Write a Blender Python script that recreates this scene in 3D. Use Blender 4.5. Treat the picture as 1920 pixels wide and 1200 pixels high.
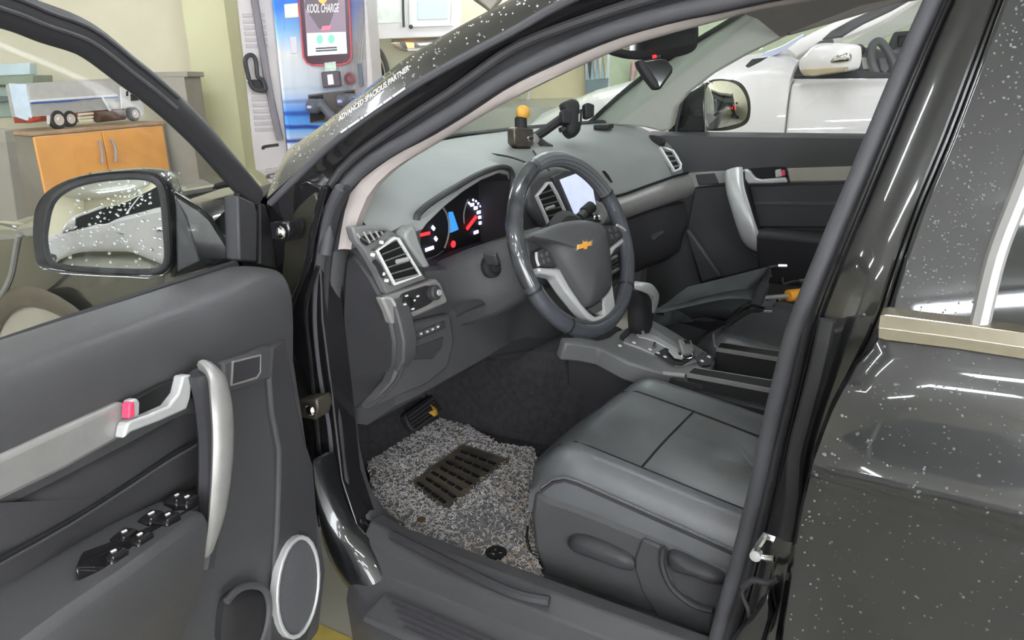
import bpy, bmesh, math, random
from mathutils import Vector as V, Matrix
random.seed(7)
S = bpy.context.scene
for o in list(bpy.data.objects): bpy.data.objects.remove(o)
R = math.radians
# ---------------------------------------------------------------- camera
FPX = 1450.0
YAW, PIT, ROL = R(33), R(17.5), R(1.8)
CAM = V((-1.80, -.75, 1.33))
_f = V((math.cos(PIT)*math.cos(YAW), math.cos(PIT)*math.sin(YAW), -math.sin(PIT)))
_r0 = V((math.sin(YAW), -math.cos(YAW), 0)); _u0 = _r0.cross(_f)
_u = _u0*math.cos(ROL) + _r0*math.sin(ROL); _r = _r0*math.cos(ROL) - _u0*math.sin(ROL)
cd = bpy.data.cameras.new('camera'); cam = bpy.data.objects.new('camera', cd)
S.collection.objects.link(cam); S.camera = cam
cd.sensor_width = 36; cd.lens = FPX/1920*36; cd.clip_start = .02; cd.clip_end = 200
cam.matrix_world = Matrix(((_r.x, _u.x, -_f.x, CAM.x), (_r.y, _u.y, -_f.y, CAM.y), (_r.z, _u.z, -_f.z, CAM.z), (0, 0, 0, 1)))
# ---------------------------------------------------------------- world, exposure
w = bpy.data.worlds.new('sky'); S.world = w; w.use_nodes = True
bg = w.node_tree.nodes['Background']
bg.inputs[0].default_value = (.93, .97, 1, 1); bg.inputs[1].default_value = 6
vs = S.view_settings
vs.view_transform = 'Standard'; vs.look = 'None'; vs.gamma = 1; vs.use_curve_mapping = False
vs.exposure = 1.0
def area(name, loc, rot, sx, sy, power, col=(1, .98, .94)):
    l = bpy.data.lights.new(name, 'AREA'); l.shape = 'RECTANGLE'; l.size = sx; l.size_y = sy; l.energy = power; l.color = col
    o = bpy.data.objects.new(name, l); o.location = loc; o.rotation_euler = rot; S.collection.objects.link(o); return o

# ---------------------------------------------------------------- picture -> place helpers
def ray(px, py): return _f + _r*((px-960)/FPX) - _u*((py-600)/FPX)
def PN(px, py, o, n):
    d = ray(px, py); return CAM + d*((o-CAM).dot(n)/d.dot(n))
def PX(x): return lambda a, b: PN(a, b, V((x, 0, 0)), V((1, 0, 0)))
def PY(y): return lambda a, b: PN(a, b, V((0, y, 0)), V((0, 1, 0)))
def PZ(z): return lambda a, b: PN(a, b, V((0, 0, z)), V((0, 0, 1)))
def PT(x0, k=.36):      # side plane leaning inwards above the belt line (tumblehome)
    def fn(a, b):
        p = PN(a, b, V((x0, 0, 1.05)), V((1, 0, 0)))
        return p if p.z <= 1.05 else PN(a, b, V((x0, 0, 1.05)), V((1, 0, -k)))
    return fn
def PH(D, rot=0):       # upright plane D metres ahead of the viewpoint
    h = V((math.cos(YAW), math.sin(YAW), 0)); n = Matrix.Rotation(R(rot), 3, 'Z') @ h
    return lambda a, b: PN(a, b, CAM+h*D, n)
def PL(o, n): return lambda a, b: PN(a, b, V(o), V(n))
# ---------------------------------------------------------------- materials
def lin(c): return tuple((x/255/12.92 if x/255 <= .04045 else ((x/255+.055)/1.055)**2.4) for x in c)
def mk(name, rgb, rough=.5, metal=0, spec=.5, coat=0, bump=0, bs=200, var=0, vsc=8, emit=0, ecol=None, trans=0, ior=1.45, alpha=1, rgb2=None, coat_ior=1.5):
    m = bpy.data.materials.new(name); m.use_nodes = True; nt = m.node_tree; b = nt.nodes['Principled BSDF']
    c = lin(rgb); I = b.inputs
    I['Base Color'].default_value = (*c, 1); I['Roughness'].default_value = rough; I['Metallic'].default_value = metal
    I['Specular IOR Level'].default_value = spec; I['Coat Weight'].default_value = coat; I['Coat Roughness'].default_value = .03; I['Coat IOR'].default_value = coat_ior
    I['Transmission Weight'].default_value = trans; I['IOR'].default_value = ior; I['Alpha'].default_value = alpha
    tc = nt.nodes.new('ShaderNodeTexCoord')
    if emit:
        I['Emission Color'].default_value = (*lin(ecol or rgb), 1); I['Emission Strength'].default_value = emit
    if var or rgb2:
        n = nt.nodes.new('ShaderNodeTexNoise'); n.inputs['Scale'].default_value = vsc; n.inputs['Detail'].default_value = 5
        nt.links.new(tc.outputs['Object'], n.inputs['Vector'])
        mx = nt.nodes.new('ShaderNodeMix'); mx.data_type = 'RGBA'
        c2 = lin(rgb2) if rgb2 else tuple(min(1, x*(1+var)) for x in c); c1 = c if rgb2 else tuple(x*(1-var) for x in c)
        mx.inputs[6].default_value = (*c1, 1); mx.inputs[7].default_value = (*c2, 1)
        rp = nt.nodes.new('ShaderNodeMapRange'); rp.inputs[1].default_value = .35; rp.inputs[2].default_value = .65
        nt.links.new(n.outputs['Fac'], rp.inputs[0]); nt.links.new(rp.outputs[0], mx.inputs[0]); nt.links.new(mx.outputs[2], I['Base Color'])
    if bump:
        n = nt.nodes.new('ShaderNodeTexNoise'); n.inputs['Scale'].default_value = bs; n.inputs['Detail'].default_value = 3
        nt.links.new(tc.outputs['Object'], n.inputs['Vector'])
        bp = nt.nodes.new('ShaderNodeBump'); bp.inputs['Strength'].default_value = bump; bp.inputs['Distance'].default_value = .002
        nt.links.new(n.outputs['Fac'], bp.inputs['Height']); nt.links.new(bp.outputs[0], I['Normal'])
    return m
M = {}
M['paint'] = mk('black paint', (20, 20, 22), .35, coat=1, var=.1, coat_ior=1.65)
M['gloss'] = mk('gloss black', (28, 27, 29), .15, coat=.6, var=.1)
M['rubber'] = mk('rubber seal', (74, 73, 77), .6, bump=.1, bs=300, var=.1)
M['darkrub'] = mk('dark rubber', (46, 45, 48), .55, bump=.1, bs=300, var=.1)
M['dash'] = mk('brightened dash plastic', (142, 144, 143), .5, bump=.25, bs=900, var=.05, vsc=4)  # bright grey paints in the light reflected off the dash top
M['plastic'] = mk('dark grey plastic', (74, 73, 75), .5, bump=.25, bs=800, var=.06, vsc=5)
M['plastic2'] = mk('charcoal plastic', (58, 57, 60), .5, bump=.25, bs=800, var=.06, vsc=5)
M['black'] = mk('matte black', (38, 37, 39), .6, var=.1, bump=.1, bs=500)
M['void'] = mk('deep black', (12, 12, 13), .7, var=.1)
M['carpet'] = mk('car carpet', (52, 50, 53), .95, bump=.8, bs=600, var=.25, vsc=60)
M['silver'] = mk('satin silver', (196, 196, 196), .35, metal=.3, var=.03, vsc=30)
M['bright'] = mk('bright trim', (236, 236, 236), .25, metal=.15, var=.02)
M['console'] = mk('console grey', (112, 112, 113), .42, bump=.15, bs=700, var=.05)
M['gate'] = mk('gate grey', (146, 146, 147), .35, metal=.2, var=.05)
M['silver2'] = mk('brushed grey silver', (150, 148, 146), .38, metal=.3, var=.05, vsc=40)
M['chrome'] = mk('chrome', (225, 225, 228), .12, metal=1, var=.02)
M['leather'] = mk('black leather', (92, 93, 96), .34, spec=.9, bump=.12, bs=260, var=.08, vsc=14)
M['rim'] = mk('wheel leather', (70, 72, 78), .33, bump=.25, bs=400, var=.1, vsc=10)
M['wood'] = mk('gloss rim insert', (62, 63, 66), .14, coat=.8, var=.35, vsc=25)
M['beige'] = mk('pillar trim pale', (170, 160, 156), .7, bump=.15, bs=600, var=.03)
M['greige'] = mk('pillar trim grey', (176, 177, 168), .75, bump=.15, bs=600, var=.03)
M['liner'] = mk('head liner', (150, 144, 138), .9, bump=.3, bs=500, var=.04)
M['glass'] = mk('clear glass', (250, 255, 252), .0, trans=1, ior=1.45, var=0, rgb2=(244, 252, 248), vsc=3)
M['mirror'] = mk('mirror glass', (235, 238, 240), .01, metal=1, var=.01)
M['drop'] = mk('water', (255, 255, 255), .02, trans=.95, ior=1.33, rgb2=(245, 250, 255))
M['red'] = mk('red lamp', (235, 40, 45), .4, emit=1.2, ecol=(255, 40, 45), var=.05)
M['pink'] = mk('red lock tab', (222, 70, 105), .4, var=.05)
M['gold'] = mk('gold badge', (226, 160, 72), .35, var=.12, vsc=300)
M['orange'] = mk('orange laminate', (246, 176, 100), .45, var=.05, vsc=6)
M['cabgrey'] = mk('grey board', (150, 144, 134), .6, var=.04)
M['wall'] = mk('cream wall', (216, 210, 186), .8, var=.025, vsc=3, bump=.1, bs=60)
M['wallg'] = mk('green wall', (200, 210, 180), .8, var=.03, vsc=3, bump=.1, bs=60)
M['white'] = mk('white enamel', (232, 230, 230), .5, var=.02)
M['floor'] = mk('epoxy floor', (150, 150, 140), .3, var=.1, vsc=1.5, rgb2=(176, 172, 156))
M['yellow'] = mk('yellow floor paint', (196, 172, 90), .4, var=.12, vsc=10)
M['whitecar'] = mk('white car paint', (226, 222, 220), .35, coat=.8, var=.015)
M['beigecar'] = mk('pale car paint', (214, 212, 196), .35, coat=.8, var=.02)
M['tyre'] = mk('tyre rubber', (52, 52, 50), .8, bump=.2, bs=200, var=.1)
M['alloy'] = mk('alloy', (190, 190, 184), .35, metal=.6, var=.05)
M['tint'] = mk('tinted glass', (30, 33, 34), .03, coat=1, var=.1)
M['cloth'] = mk('umbrella cloth', (74, 78, 79), .75, bump=.3, bs=900, var=.15, vsc=12)
# ---------------------------------------------------------------- mesh helpers
COL = S.collection
def tag(o, label=None, cat=None, group=None, kind=None):
    if label: o['label'] = label
    if cat: o['category'] = cat
    if group: o['group'] = group
    if kind: o['kind'] = kind
    return o
def thing(name, loc, label, cat, group=None):
    o = bpy.data.objects.new(name, None); COL.objects.link(o); o.location = loc; o.empty_display_size = .1
    return tag(o, label, cat, group)
def place(o, parent):
    if parent is not None:
        o.parent = parent
        if parent.parent is None and parent.type == 'EMPTY': o.location = -V(parent.location)
class MB:
    def __init__(s): s.v = []; s.f = []
    def add(s, vs, fs):
        b = len(s.v); s.v += [V(p) for p in vs]; s.f += [[i+b for i in f] for f in fs]; return s
    def prism(s, pts, vec):
        n = len(pts); vec = V(vec)
        return s.add(list(pts)+[p+vec for p in pts], [list(range(n)), list(range(2*n-1, n-1, -1))]+[[i, i+n, (i+1) % n+n, (i+1) % n] for i in range(n)])
    def box(s, c, d, rot=None):
        x, y, z = d[0]/2, d[1]/2, d[2]/2; c = V(c)
        vs = [V((a*x, b*y, e*z)) for a in(-1, 1) for b in(-1, 1) for e in(-1, 1)]
        if rot is not None: vs = [rot @ q for q in vs]
        return s.add([c+q for q in vs], [[0, 1, 3, 2], [4, 6, 7, 5], [0, 4, 5, 1], [2, 3, 7, 6], [0, 2, 6, 4], [1, 5, 7, 3]])
    def loft(s, rings, ring=True, caps=True, closed=False):
        m = len(rings); n = len(rings[0]); fs = []
        for i in range(m if closed else m-1):
            for j in range(n if ring else n-1):
                a, b = i*n+j, i*n+(j+1) % n; c, d = ((i+1) % m)*n+(j+1) % n, ((i+1) % m)*n+j; fs.append([a, b, c, d])
        if caps and ring and not closed: fs += [list(range(n-1, -1, -1)), list(range((m-1)*n, m*n))]
        return s.add([p for r in rings for p in r], fs)
    def tube(s, path, r, n=8, closed=False, sx=1, up=None):
        path = [V(p) for p in path]; m = len(path); rr = r if isinstance(r, (list, tuple)) else [r]*m; rings = []; prev = None
        for i, p in enumerate(path):
            t = (path[(i+1) % m]-path[i-1]) if closed else (path[min(i+1, m-1)]-path[max(i-1, 0)])
            t.normalize()
            ref = V(up) if up else (prev if prev is not None else (V((0, 0, 1)) if abs(t.z) < .9 else V((1, 0, 0))))
            a = (ref-t*ref.dot(t)).normalized(); b = t.cross(a); prev = a
            rings.append([p+(a*math.cos(k*2*math.pi/n)*sx+b*math.sin(k*2*math.pi/n))*rr[i] for k in range(n)])
        return s.loft(rings, closed=closed)
    def lathe(s, c, axis, prof, n=20):
        c = V(c); ax = V(axis).normalized(); a = ax.orthogonal().normalized(); b = ax.cross(a)
        return s.loft([[c+ax*h+(a*math.cos(k*2*math.pi/n)+b*math.sin(k*2*math.pi/n))*r for k in range(n)] for r, h in prof])
    def build(s, name, mat, parent=None, bevel=0, seg=2, smooth=True, ang=38, solid=0, sub=0):
        me = bpy.data.meshes.new(name); me.from_pydata([tuple(p) for p in s.v], [], s.f); me.update()
        bm = bmesh.new(); bm.from_mesh(me); bmesh.ops.remove_doubles(bm, verts=bm.verts, dist=1e-6); bmesh.ops.recalc_face_normals(bm, faces=bm.faces); bm.to_mesh(me); bm.free()
        me.materials.append(M[mat] if isinstance(mat, str) else mat)
        if smooth:
            for p in me.polygons: p.use_smooth = True
            me.set_sharp_from_angle(angle=R(ang))
        o = bpy.data.objects.new(name, me); COL.objects.link(o); place(o, parent)
        if solid: md = o.modifiers.new('solid', 'SOLIDIFY'); md.thickness = solid; md.offset = 0
        if bevel: md = o.modifiers.new('bevel', 'BEVEL'); md.width = bevel; md.segments = seg; md.limit_method = 'ANGLE'; md.angle_limit = R(35); md.harden_normals = False
        if sub: md = o.modifiers.new('sub', 'SUBSURF'); md.levels = sub; md.render_levels = sub
        return o
def cat(pts, k=6, closed=False):
    pts = [V(p) for p in pts]; n = len(pts); out = []
    for i in range(n if closed else n-1):
        g = (lambda j: pts[j % n]) if closed else (lambda j: pts[max(0, min(n-1, j))])
        p0, p1, p2, p3 = g(i-1), g(i), g(i+1), g(i+2)
        for q in range(k):
            t = q/k; out.append(.5*((2*p1)+(p2-p0)*t+(2*p0-5*p1+4*p2-p3)*t*t+(3*p1-p0-3*p2+p3)*t**3))
    if not closed: out.append(pts[-1])
    return out
def resamp(pts, n):
    pts = [V(p) for p in pts]; L = [0]
    for i in range(1, len(pts)): L.append(L[-1]+(pts[i]-pts[i-1]).length)
    out = []; j = 0
    for k in range(n):
        d = L[-1]*k/(n-1)
        while j < len(pts)-2 and L[j+1] < d: j += 1
        t = (d-L[j])/max(1e-9, L[j+1]-L[j]); out.append(pts[j].lerp(pts[j+1], min(1, max(0, t))))
    return out
def newell(p):
    n = V((0, 0, 0))
    for i in range(len(p)):
        a, b = p[i], p[(i+1) % len(p)]; n += V(((a.y-b.y)*(a.z+b.z), (a.z-b.z)*(a.x+b.x), (a.x-b.x)*(a.y+b.y)))
    return n.normalized()
def face_out(pts):
    n = newell(pts); return n if n.dot(CAM-pts[0]) > 0 else -n
def zz(s, ox, oy, pts): return [(ox+x/s, oy+y/s) for x, y in pts]
def outline(pix, fn, curve=0):
    p = [fn(a, b) for a, b in pix]; return cat(p, curve, True) if curve else p
def plate(name, pix, fn, th, mat, parent, bevel=.002, curve=0, lift=0, vec=None):
    p = outline(pix, fn, curve); n = face_out(p); v = V(vec) if vec else -n*th
    return MB().prism([q+n*lift for q in p], v).build(name, mat, parent, bevel)
def pillow(name, pix, fn, th, bulge, mat, parent, curve=4, K=5, lift=0, pw=.5):
    p = outline(pix, fn, curve); n = face_out(p); c = sum(p, V((0, 0, 0)))/len(p); m = len(p)
    b = MB(); rings = [[q-n*th for q in p]]
    for k in range(K+1):
        s = 1-k/(K+.6); rings.append([c+(q-c)*s+n*(lift+bulge*(1-s*s)**pw) for q in p])
    b.loft(rings); return b.build(name, mat, parent, ang=50)
def frame(name, pix, fn, wid, th, mat, parent, curve=0, lift=0, bevel=.001):
    """a flat ring following the outline, wid metres wide towards its middle"""
    p = outline(pix, fn, curve); n = face_out(p); m = len(p); inn = []
    c = sum(p, V((0, 0, 0)))/m
    for i in range(m):
        t = (p[(i+1) % m]-p[i-1]).normalized(); q = n.cross(t)
        if q.dot(c-p[i]) < 0: q = -q
        inn.append(p[i]+q*wid)
    rings = [[p[i]-n*th, p[i]+n*lift, inn[i]+n*lift, inn[i]-n*th] for i in range(m)]
    return MB().loft(rings, closed=True).build(name, mat, parent, bevel)
def line(name, pix, fn, r, mat, parent, k=5, n=8, closed=False, sx=1):
    p = [fn(a, b) for a, b in pix]; p = cat(p, k, closed) if k else p
    return MB().tube(p, r, n, closed, sx).build(name, mat, parent)
def text(body, o, u, v, size, mat, name, parent, th=.0006, shear=0, width=None):
    c = bpy.data.curves.new(name, 'FONT'); c.body = body; c.size = 1; c.extrude = 0; c.offset = .018
    t = bpy.data.objects.new(name, c); COL.objects.link(t); bpy.context.view_layer.update()
    me = bpy.data.meshes.new_from_object(t.evaluated_get(bpy.context.evaluated_depsgraph_get())); bpy.data.objects.remove(t)
    u = V(u).normalized(); v = V(v).normalized(); n = u.cross(v); wx = max(q.co.x for q in me.vertices); kx = (width/wx) if width else size
    for q in me.vertices:
        x, y = q.co.x*kx+q.co.y*size*shear, q.co.y*size; q.co = V(o)+u*x+v*y+n*th
    me.materials.append(M[mat]); ob = bpy.data.objects.new(name, me); COL.objects.link(ob); place(ob, parent)
    return ob
def drops(samples, name, parent):
    b = MB()
    for p, n, r in samples:
        a = n.orthogonal().normalized(); c = n.cross(a); h = r*random.uniform(.6, .9); e = random.uniform(.75, 1.3)
        ring = lambda s, z: [p+n*z+(a*math.cos(k*math.pi/3)*e+c*math.sin(k*math.pi/3))*r*s for k in range(6)]
        b.loft([ring(1, -.0002), ring(.75, h*.65), ring(.3, h)])
    o = b.build(name, 'drop', parent, ang=80); o['kind'] = 'stuff'; return o
def thin_glass(name, tint, f0=.04, k=.8):
    m = bpy.data.materials.new(name); m.use_nodes = True; nt = m.node_tree; nt.nodes.clear()
    o = nt.nodes.new('ShaderNodeOutputMaterial'); mx = nt.nodes.new('ShaderNodeMixShader'); t = nt.nodes.new('ShaderNodeBsdfTransparent'); g = nt.nodes.new('ShaderNodeBsdfGlossy'); lw = nt.nodes.new('ShaderNodeLayerWeight')
    pw = nt.nodes.new('ShaderNodeMath'); pw.operation = 'POWER'; pw.inputs[1].default_value = 5
    ma = nt.nodes.new('ShaderNodeMath'); ma.operation = 'MULTIPLY_ADD'; ma.inputs[1].default_value = k; ma.inputs[2].default_value = f0
    lw.inputs[0].default_value = .5; t.inputs[0].default_value = (*tint, 1); g.inputs['Roughness'].default_value = 0
    nt.links.new(lw.outputs['Facing'], pw.inputs[0]); nt.links.new(pw.outputs[0], ma.inputs[0]); nt.links.new(ma.outputs[0], mx.inputs[0])
    nt.links.new(t.outputs[0], mx.inputs[1]); nt.links.new(g.outputs[0], mx.inputs[2]); nt.links.new(mx.outputs[0], o.inputs[0]); return m
M['glass'] = thin_glass('clear glass', (.98, .99, .985))
M['wsglass'] = thin_glass('windscreen glass', (.95, .985, .965))
# ================================================================ the garage
HF = V((math.cos(YAW), math.sin(YAW), 0)); sd_ = V((math.sin(YAW), -math.cos(YAW), 0))
def GP(d, s, z): q = CAM+HF*d+sd_*s; return V((q.x, q.y, z))      # d ahead of the viewpoint, s to the right
def slab(name, pts, vec, mat, bevel=0): 
    o = MB().prism(pts, vec).build(name, mat, None, bevel, smooth=False); o['kind'] = 'structure'; return o
slab('floor', [GP(-14, -16, 0), GP(18, -16, 0), GP(18, 16, 0), GP(-14, 16, 0)], (0, 0, -.1), 'floor')
slab('wall_front', [GP(7.4, -9, 0), GP(7.4, -2.4, 0), GP(7.4, -2.4, 3.4), GP(7.4, -9, 3.4)], HF*.2, 'wall')
slab('wall_left', [GP(7.4, -9, 0), GP(-9.2, -9, 0), GP(-9.2, -9, 3.4), GP(7.4, -9, 3.4)], -sd_*.2, 'wall')
slab('wall_rear', [GP(-9, -9, 0), GP(-9, -3.2, 0), GP(-9, -3.2, 3.4), GP(-9, -9, 3.4)], -HF*.2, 'wall')
slab('trim_1', [GP(7.1, -2.72, 0), GP(7.1, -2.36, 0), GP(7.1, -2.36, 3.4), GP(7.1, -2.72, 3.4)], HF*.6, mk('yellow green column paint', (214, 212, 174), .8, var=.03, vsc=3))
slab('wall_side', [GP(7.4, -2.35, 0), GP(12, -3.6, 0), GP(12, -3.6, 3.4), GP(7.4, -2.35, 3.4)], -sd_*.15, 'wall')
slab('wall_back', [GP(12, -4, 0), GP(12, 12, 0), GP(12, 12, 3.4), GP(12, -4, 3.4)], HF*.2, 'wallg')
slab('wall_right', [GP(12, 9, 0), GP(-6, 9, 0), GP(-6, 9, 3.4), GP(12, 9, 3.4)], sd_*.2, 'wall')
slab('ceiling', [GP(-9.2, -9.2, 3.4), GP(12.2, -9.2, 3.4), GP(12.2, 9.2, 3.4), GP(-9.2, 9.2, 3.4)], (0, 0, .15), mk('ceiling paint', (205, 205, 200), .8, var=.03))
# unseen ceiling battens; several added to brighten seat, door side and back wall
M['lamp'] = mk('lit tube', (250, 252, 255), .4, emit=36, ecol=(244, 249, 255), var=.01)
for k, (d, s) in enumerate([(1.2, -3.2), (1.2, .2), (1.2, 3.6), (4.2, -3.2), (4.2, .2), (4.2, 3.6), (7.2, .2), (7.2, 3.6), (-1.8, -3.2), (-1.8, .2), (-1.8, 3.6), (-4.8, -3.2), (-4.8, .2), (-4.8, 3.6), (-7.6, -3.2), (-7.6, .2), (-3.3, -1.5), (-3.3, -5.5), (-6.2, -5.5), (1.2, -6.4), (-1.0, -6.0), (-6.2, -1.5), (9.8, -1.2), (9.8, 2.2)]):
    c = GP(d, s, 3.33); rm = Matrix.Rotation(YAW, 3, 'Z')
    lt = thing('ceiling_light', c, 'white twin tube batten light on the unseen garage ceiling', 'light', 'ceiling battens')
    MB().box(c+V((0, 0, .03)), (.16, 1.3, .05), rm).build('housing', 'white', lt, .005)
    for q in (-.045, .045): MB().tube([c+rm @ V((q, -.6, -.02)), c+rm @ V((q, .6, -.02))], .018, 8).build('tube', 'lamp', lt)
# painted line on the floor
yl = MB().prism([PZ(0)(a, b) for a, b in((420, 1085), (582, 1163), (690, 1212), (900, 1310), (860, 1480), (300, 1300))], (0, 0, .002)).build('trim_2', 'yellow', None, smooth=False); yl['kind'] = 'structure'
# partition with the white window, and a raised deck behind it
PW8 = PH(8.2)
pw = [PW8(a, b) for a, b in((676, 76), (872, 60), (960, 60), (1010, 60), (1010, -420), (676, -420))]
slab('wall_partition', pw, HF*.12, 'wall')
M['film'] = mk('blue window film', (178, 208, 224), .2, emit=.05, ecol=(190, 215, 230), rgb2=(186, 214, 228), vsc=3)
M['outside'] = mk('bright view through window', (200, 210, 196), .3, emit=.1, ecol=(205, 215, 205), rgb2=(240, 244, 240), vsc=5)
Z12 = lambda pts: zz(6.857, 680, 0, pts)
def wpl(*a, **k): return plate(*a, **k)
wn = plate('window_1', Z12([(160, -260), (1265, -260), (1265, 330), (1040, 470), (160, 505)]), PH(8.15), .06, 'white', None, .006); wn['kind'] = 'structure'
plate('pane', Z12([(185, -200), (515, -200), (505, 290), (185, 300)]), PH(8.14), .02, 'outside', wn, .002)
plate('pane', Z12([(705, -200), (1090, -200), (1090, 240), (705, 250)]), PH(8.14), .02, 'film', wn, .002)
frame('window_frame', Z12([(600, -240), (1180, -240), (1165, 330), (598, 350)]), PH(8.12), .03, .02, 'white', wn)
line('window_gap', Z12([(515, -200), (520, 120), (530, 350)]), PH(8.11), .012, 'plastic', wn, k=0)
MB().lathe(PH(8.1)(*Z12([(622, 345)])[0]), -HF, [(.02, 0), (.02, .03), (.01, .04)], 8).build('window_latch', 'plastic', wn)
slab('floor', [GP(8.6, -2.6, 0), GP(11.9, -3.5, 0), GP(11.9, 2.0, 0), GP(8.6, 2.0, 0)], (0, 0, 1.0), 'floor')
# things on the back wall seen through the windscreen
W12 = PH(11.9)
plate('trim_3', [(943, 110), (1093, 50), (1100, 230), (945, 260)], W12, .1, mk('cream board', (226, 210, 168), .7, var=.03), None, .01)['kind'] = 'structure'
d1 = plate('door_1', [(1096, 40), (1146, 30), (1142, 240), (1098, 240)], W12, .12, 'white', None, .01); d1['kind'] = 'structure'
plate('door_pane', [(1101, 60), (1141, 45), (1139, 150), (1102, 150)], PH(11.75), .03, 'film', d1)
plate('door_lower_panel', [(1099, 150), (1141, 146), (1138, 182), (1099, 184)], PH(11.75), .03, mk('blue grey panel', (120, 136, 142), .5, var=.1), d1)
for k, (x, c) in enumerate([(1106, (60, 62, 64)), (1125, (216, 216, 206)), (1134, (206, 190, 150)), (1115, (200, 200, 196))]):
    ml = mk('rag %d' % k, c, .9, var=.1, vsc=40); m0 = PH(11.6)
    r_ = pillow('hanging_rag', [(x-3.4, 62), (x+3.4, 60), (x+3.6, 110), (x+.5, 150), (x-3.4, 118)], m0, .03, .04, ml, None, curve=3)
    tag(r_, ['dark rag hanging leftmost against the far door', 'white rag hanging second from right in the far doorway', 'tan rag hanging rightmost in the far doorway', 'pale grey rag hanging between the dark and white rags'][k], 'rag', 'rags hanging by the far door')
bl = pillow('hanging_bag', zz(5.647, 960, 60, [(1270, 310), (1330, 320), (1325, 420), (1290, 520), (1262, 585), (1240, 560), (1255, 420)]), PH(11.7), .05, .06, mk('faded red and white bag', (206, 190, 186), .8, rgb2=(196, 130, 126), vsc=7), None, curve=3)
tag(bl, 'faded red and white bag hanging on the green wall beyond the windscreen', 'bag')
mp = thing('mop', GP(11.4, .25, .1), 'white and blue mop handle leaning beyond the windscreen', 'mop')
MB().tube([PH(11.4)(995, 160), PH(11.4)(989, 192)], .018, 8).build('handle', 'white', mp)
MB().tube([PH(11.4)(989, 190), PH(11.4)(982, 232)], .026, 8).build('grip', mk('blue plastic', (92, 128, 190), .5, var=.05), mp)
MB().tube([PH(11.4)(982, 232), PH(11.4)(900, 700)], .018, 8).build('pole', 'white', mp)
pp = line('wall_pipe', [(978, 60), (978, 260), (960, 560)], PH(11.8), .03, 'wall', None, k=0); tag(pp, 'thin cream pipe running down the green wall', 'pipe')
ap1 = plate('appliance', [(1097, 185), (1142, 180), (1142, 260), (1097, 260)], PH(11.3), .5, 'white', None, .02); tag(ap1, 'white appliance standing below the far doorway rags', 'appliance')
cl1 = plate('ceiling_duct', zz(6.857, 680, 0, [(1390, -60), (1800, -60), (1640, 130), (1560, 60)]), PH(6.5), .4, 'cabgrey', None, .01); tag(cl1, 'grey metal duct under the ceiling behind the windscreen pillar', 'duct')
# ---------------------------------------------------------------- cabinet with orange doors
h2 = V((math.cos(YAW-R(6)), math.sin(YAW-R(6)), 0))
Zc = lambda pts: zz(5.333, 0, 100, pts)
cp = PH(5.8, 58); 
A = PZ(1.04)(64, 256); 
fa = R(13); cdir = V((math.cos(fa), math.sin(fa), 0))
B = A+cdir*1.75
def PC(off=0): n = V((math.sin(fa), -math.cos(fa), 0)); return PL(A+n*off, n)
sdr = V((math.cos(R(33+47)), math.sin(R(33+47)), 0))
cab = thing('cabinet', V((A.x, A.y, 0)), 'low grey cabinet with two bright orange doors and a brown top', 'cabinet')
Bp = PC()(306, 228); Lc = (Bp-A).length; D_ = Bp+sdr*.7; E_ = A+sdr*.75
gz = lambda p, z: V((p.x, p.y, z))
MB().prism([gz(A, .05), gz(Bp, .05), gz(D_, .05), gz(E_, .05)], (0, 0, .99)).build('carcass', 'cabgrey', cab, .004)
MB().prism([gz(A-cdir*.03, 1.042), gz(Bp+cdir*.03, 1.042), gz(D_, 1.042), gz(E_, 1.042)], (0, 0, .022)).build('top_board', mk('brown wood top', (178, 148, 118), .45, var=.12, vsc=10), cab, .004)
MB().prism([gz(A, 0), gz(Bp, 0), gz(D_, 0), gz(E_, 0)], (0, 0, .05)).build('plinth', 'plastic', cab)
for q, pix in enumerate([[(342, 848), (1012, 768), (1110, 1240), (440, 1330)], [(1022, 766), (1620, 690), (1690, 1140), (1120, 1240)]]):
    pts = [PC(.02)(*z) for z in Zc(pix)]; top_ = [gz(pts[0], 1.036), gz(pts[1], 1.036)]
    lo = [gz(pts[1], .12), gz(pts[0], .12)]
    dr = MB().prism(top_+lo, V((-math.sin(fa), math.cos(fa), 0))*.018).build('door', 'orange', cab, .003)
    hx = [(985, 870), (1015, 960), (1020, 1060), (1015, 1105)] if q == 0 else [(1110, 855), (1150, 950), (1155, 1040), (1148, 1085)]
    MB().tube(cat([PC(.05)(*z) for z in Zc(hx)], 4), .016, 8, sx=.6).build('handle', 'beige', dr)
# second, plain cabinet standing behind
c2_ = thing('side_cabinet', GP(6.9, -2.9, 0), 'plain olive grey cabinet behind the orange doors', 'cabinet')
pts = [PH(6.5)(a, b) for a, b in Zc([(1560, 240), (1840, 235), (1900, 945), (1640, 1000)])]
MB().prism([pts[0], pts[1], gz(pts[1], .05), gz(pts[0], .05)], HF*.35).build('carcass', 'cabgrey', c2_, .004)
MB().prism([pts[0]+V((0, 0, .0))-sd_*.03, pts[1]+sd_*.03, pts[1]+sd_*.03+V((0, 0, .04)), pts[0]-sd_*.03+V((0, 0, .04))], HF*.36).build('top_board', 'cabgrey', c2_, .004)
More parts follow.
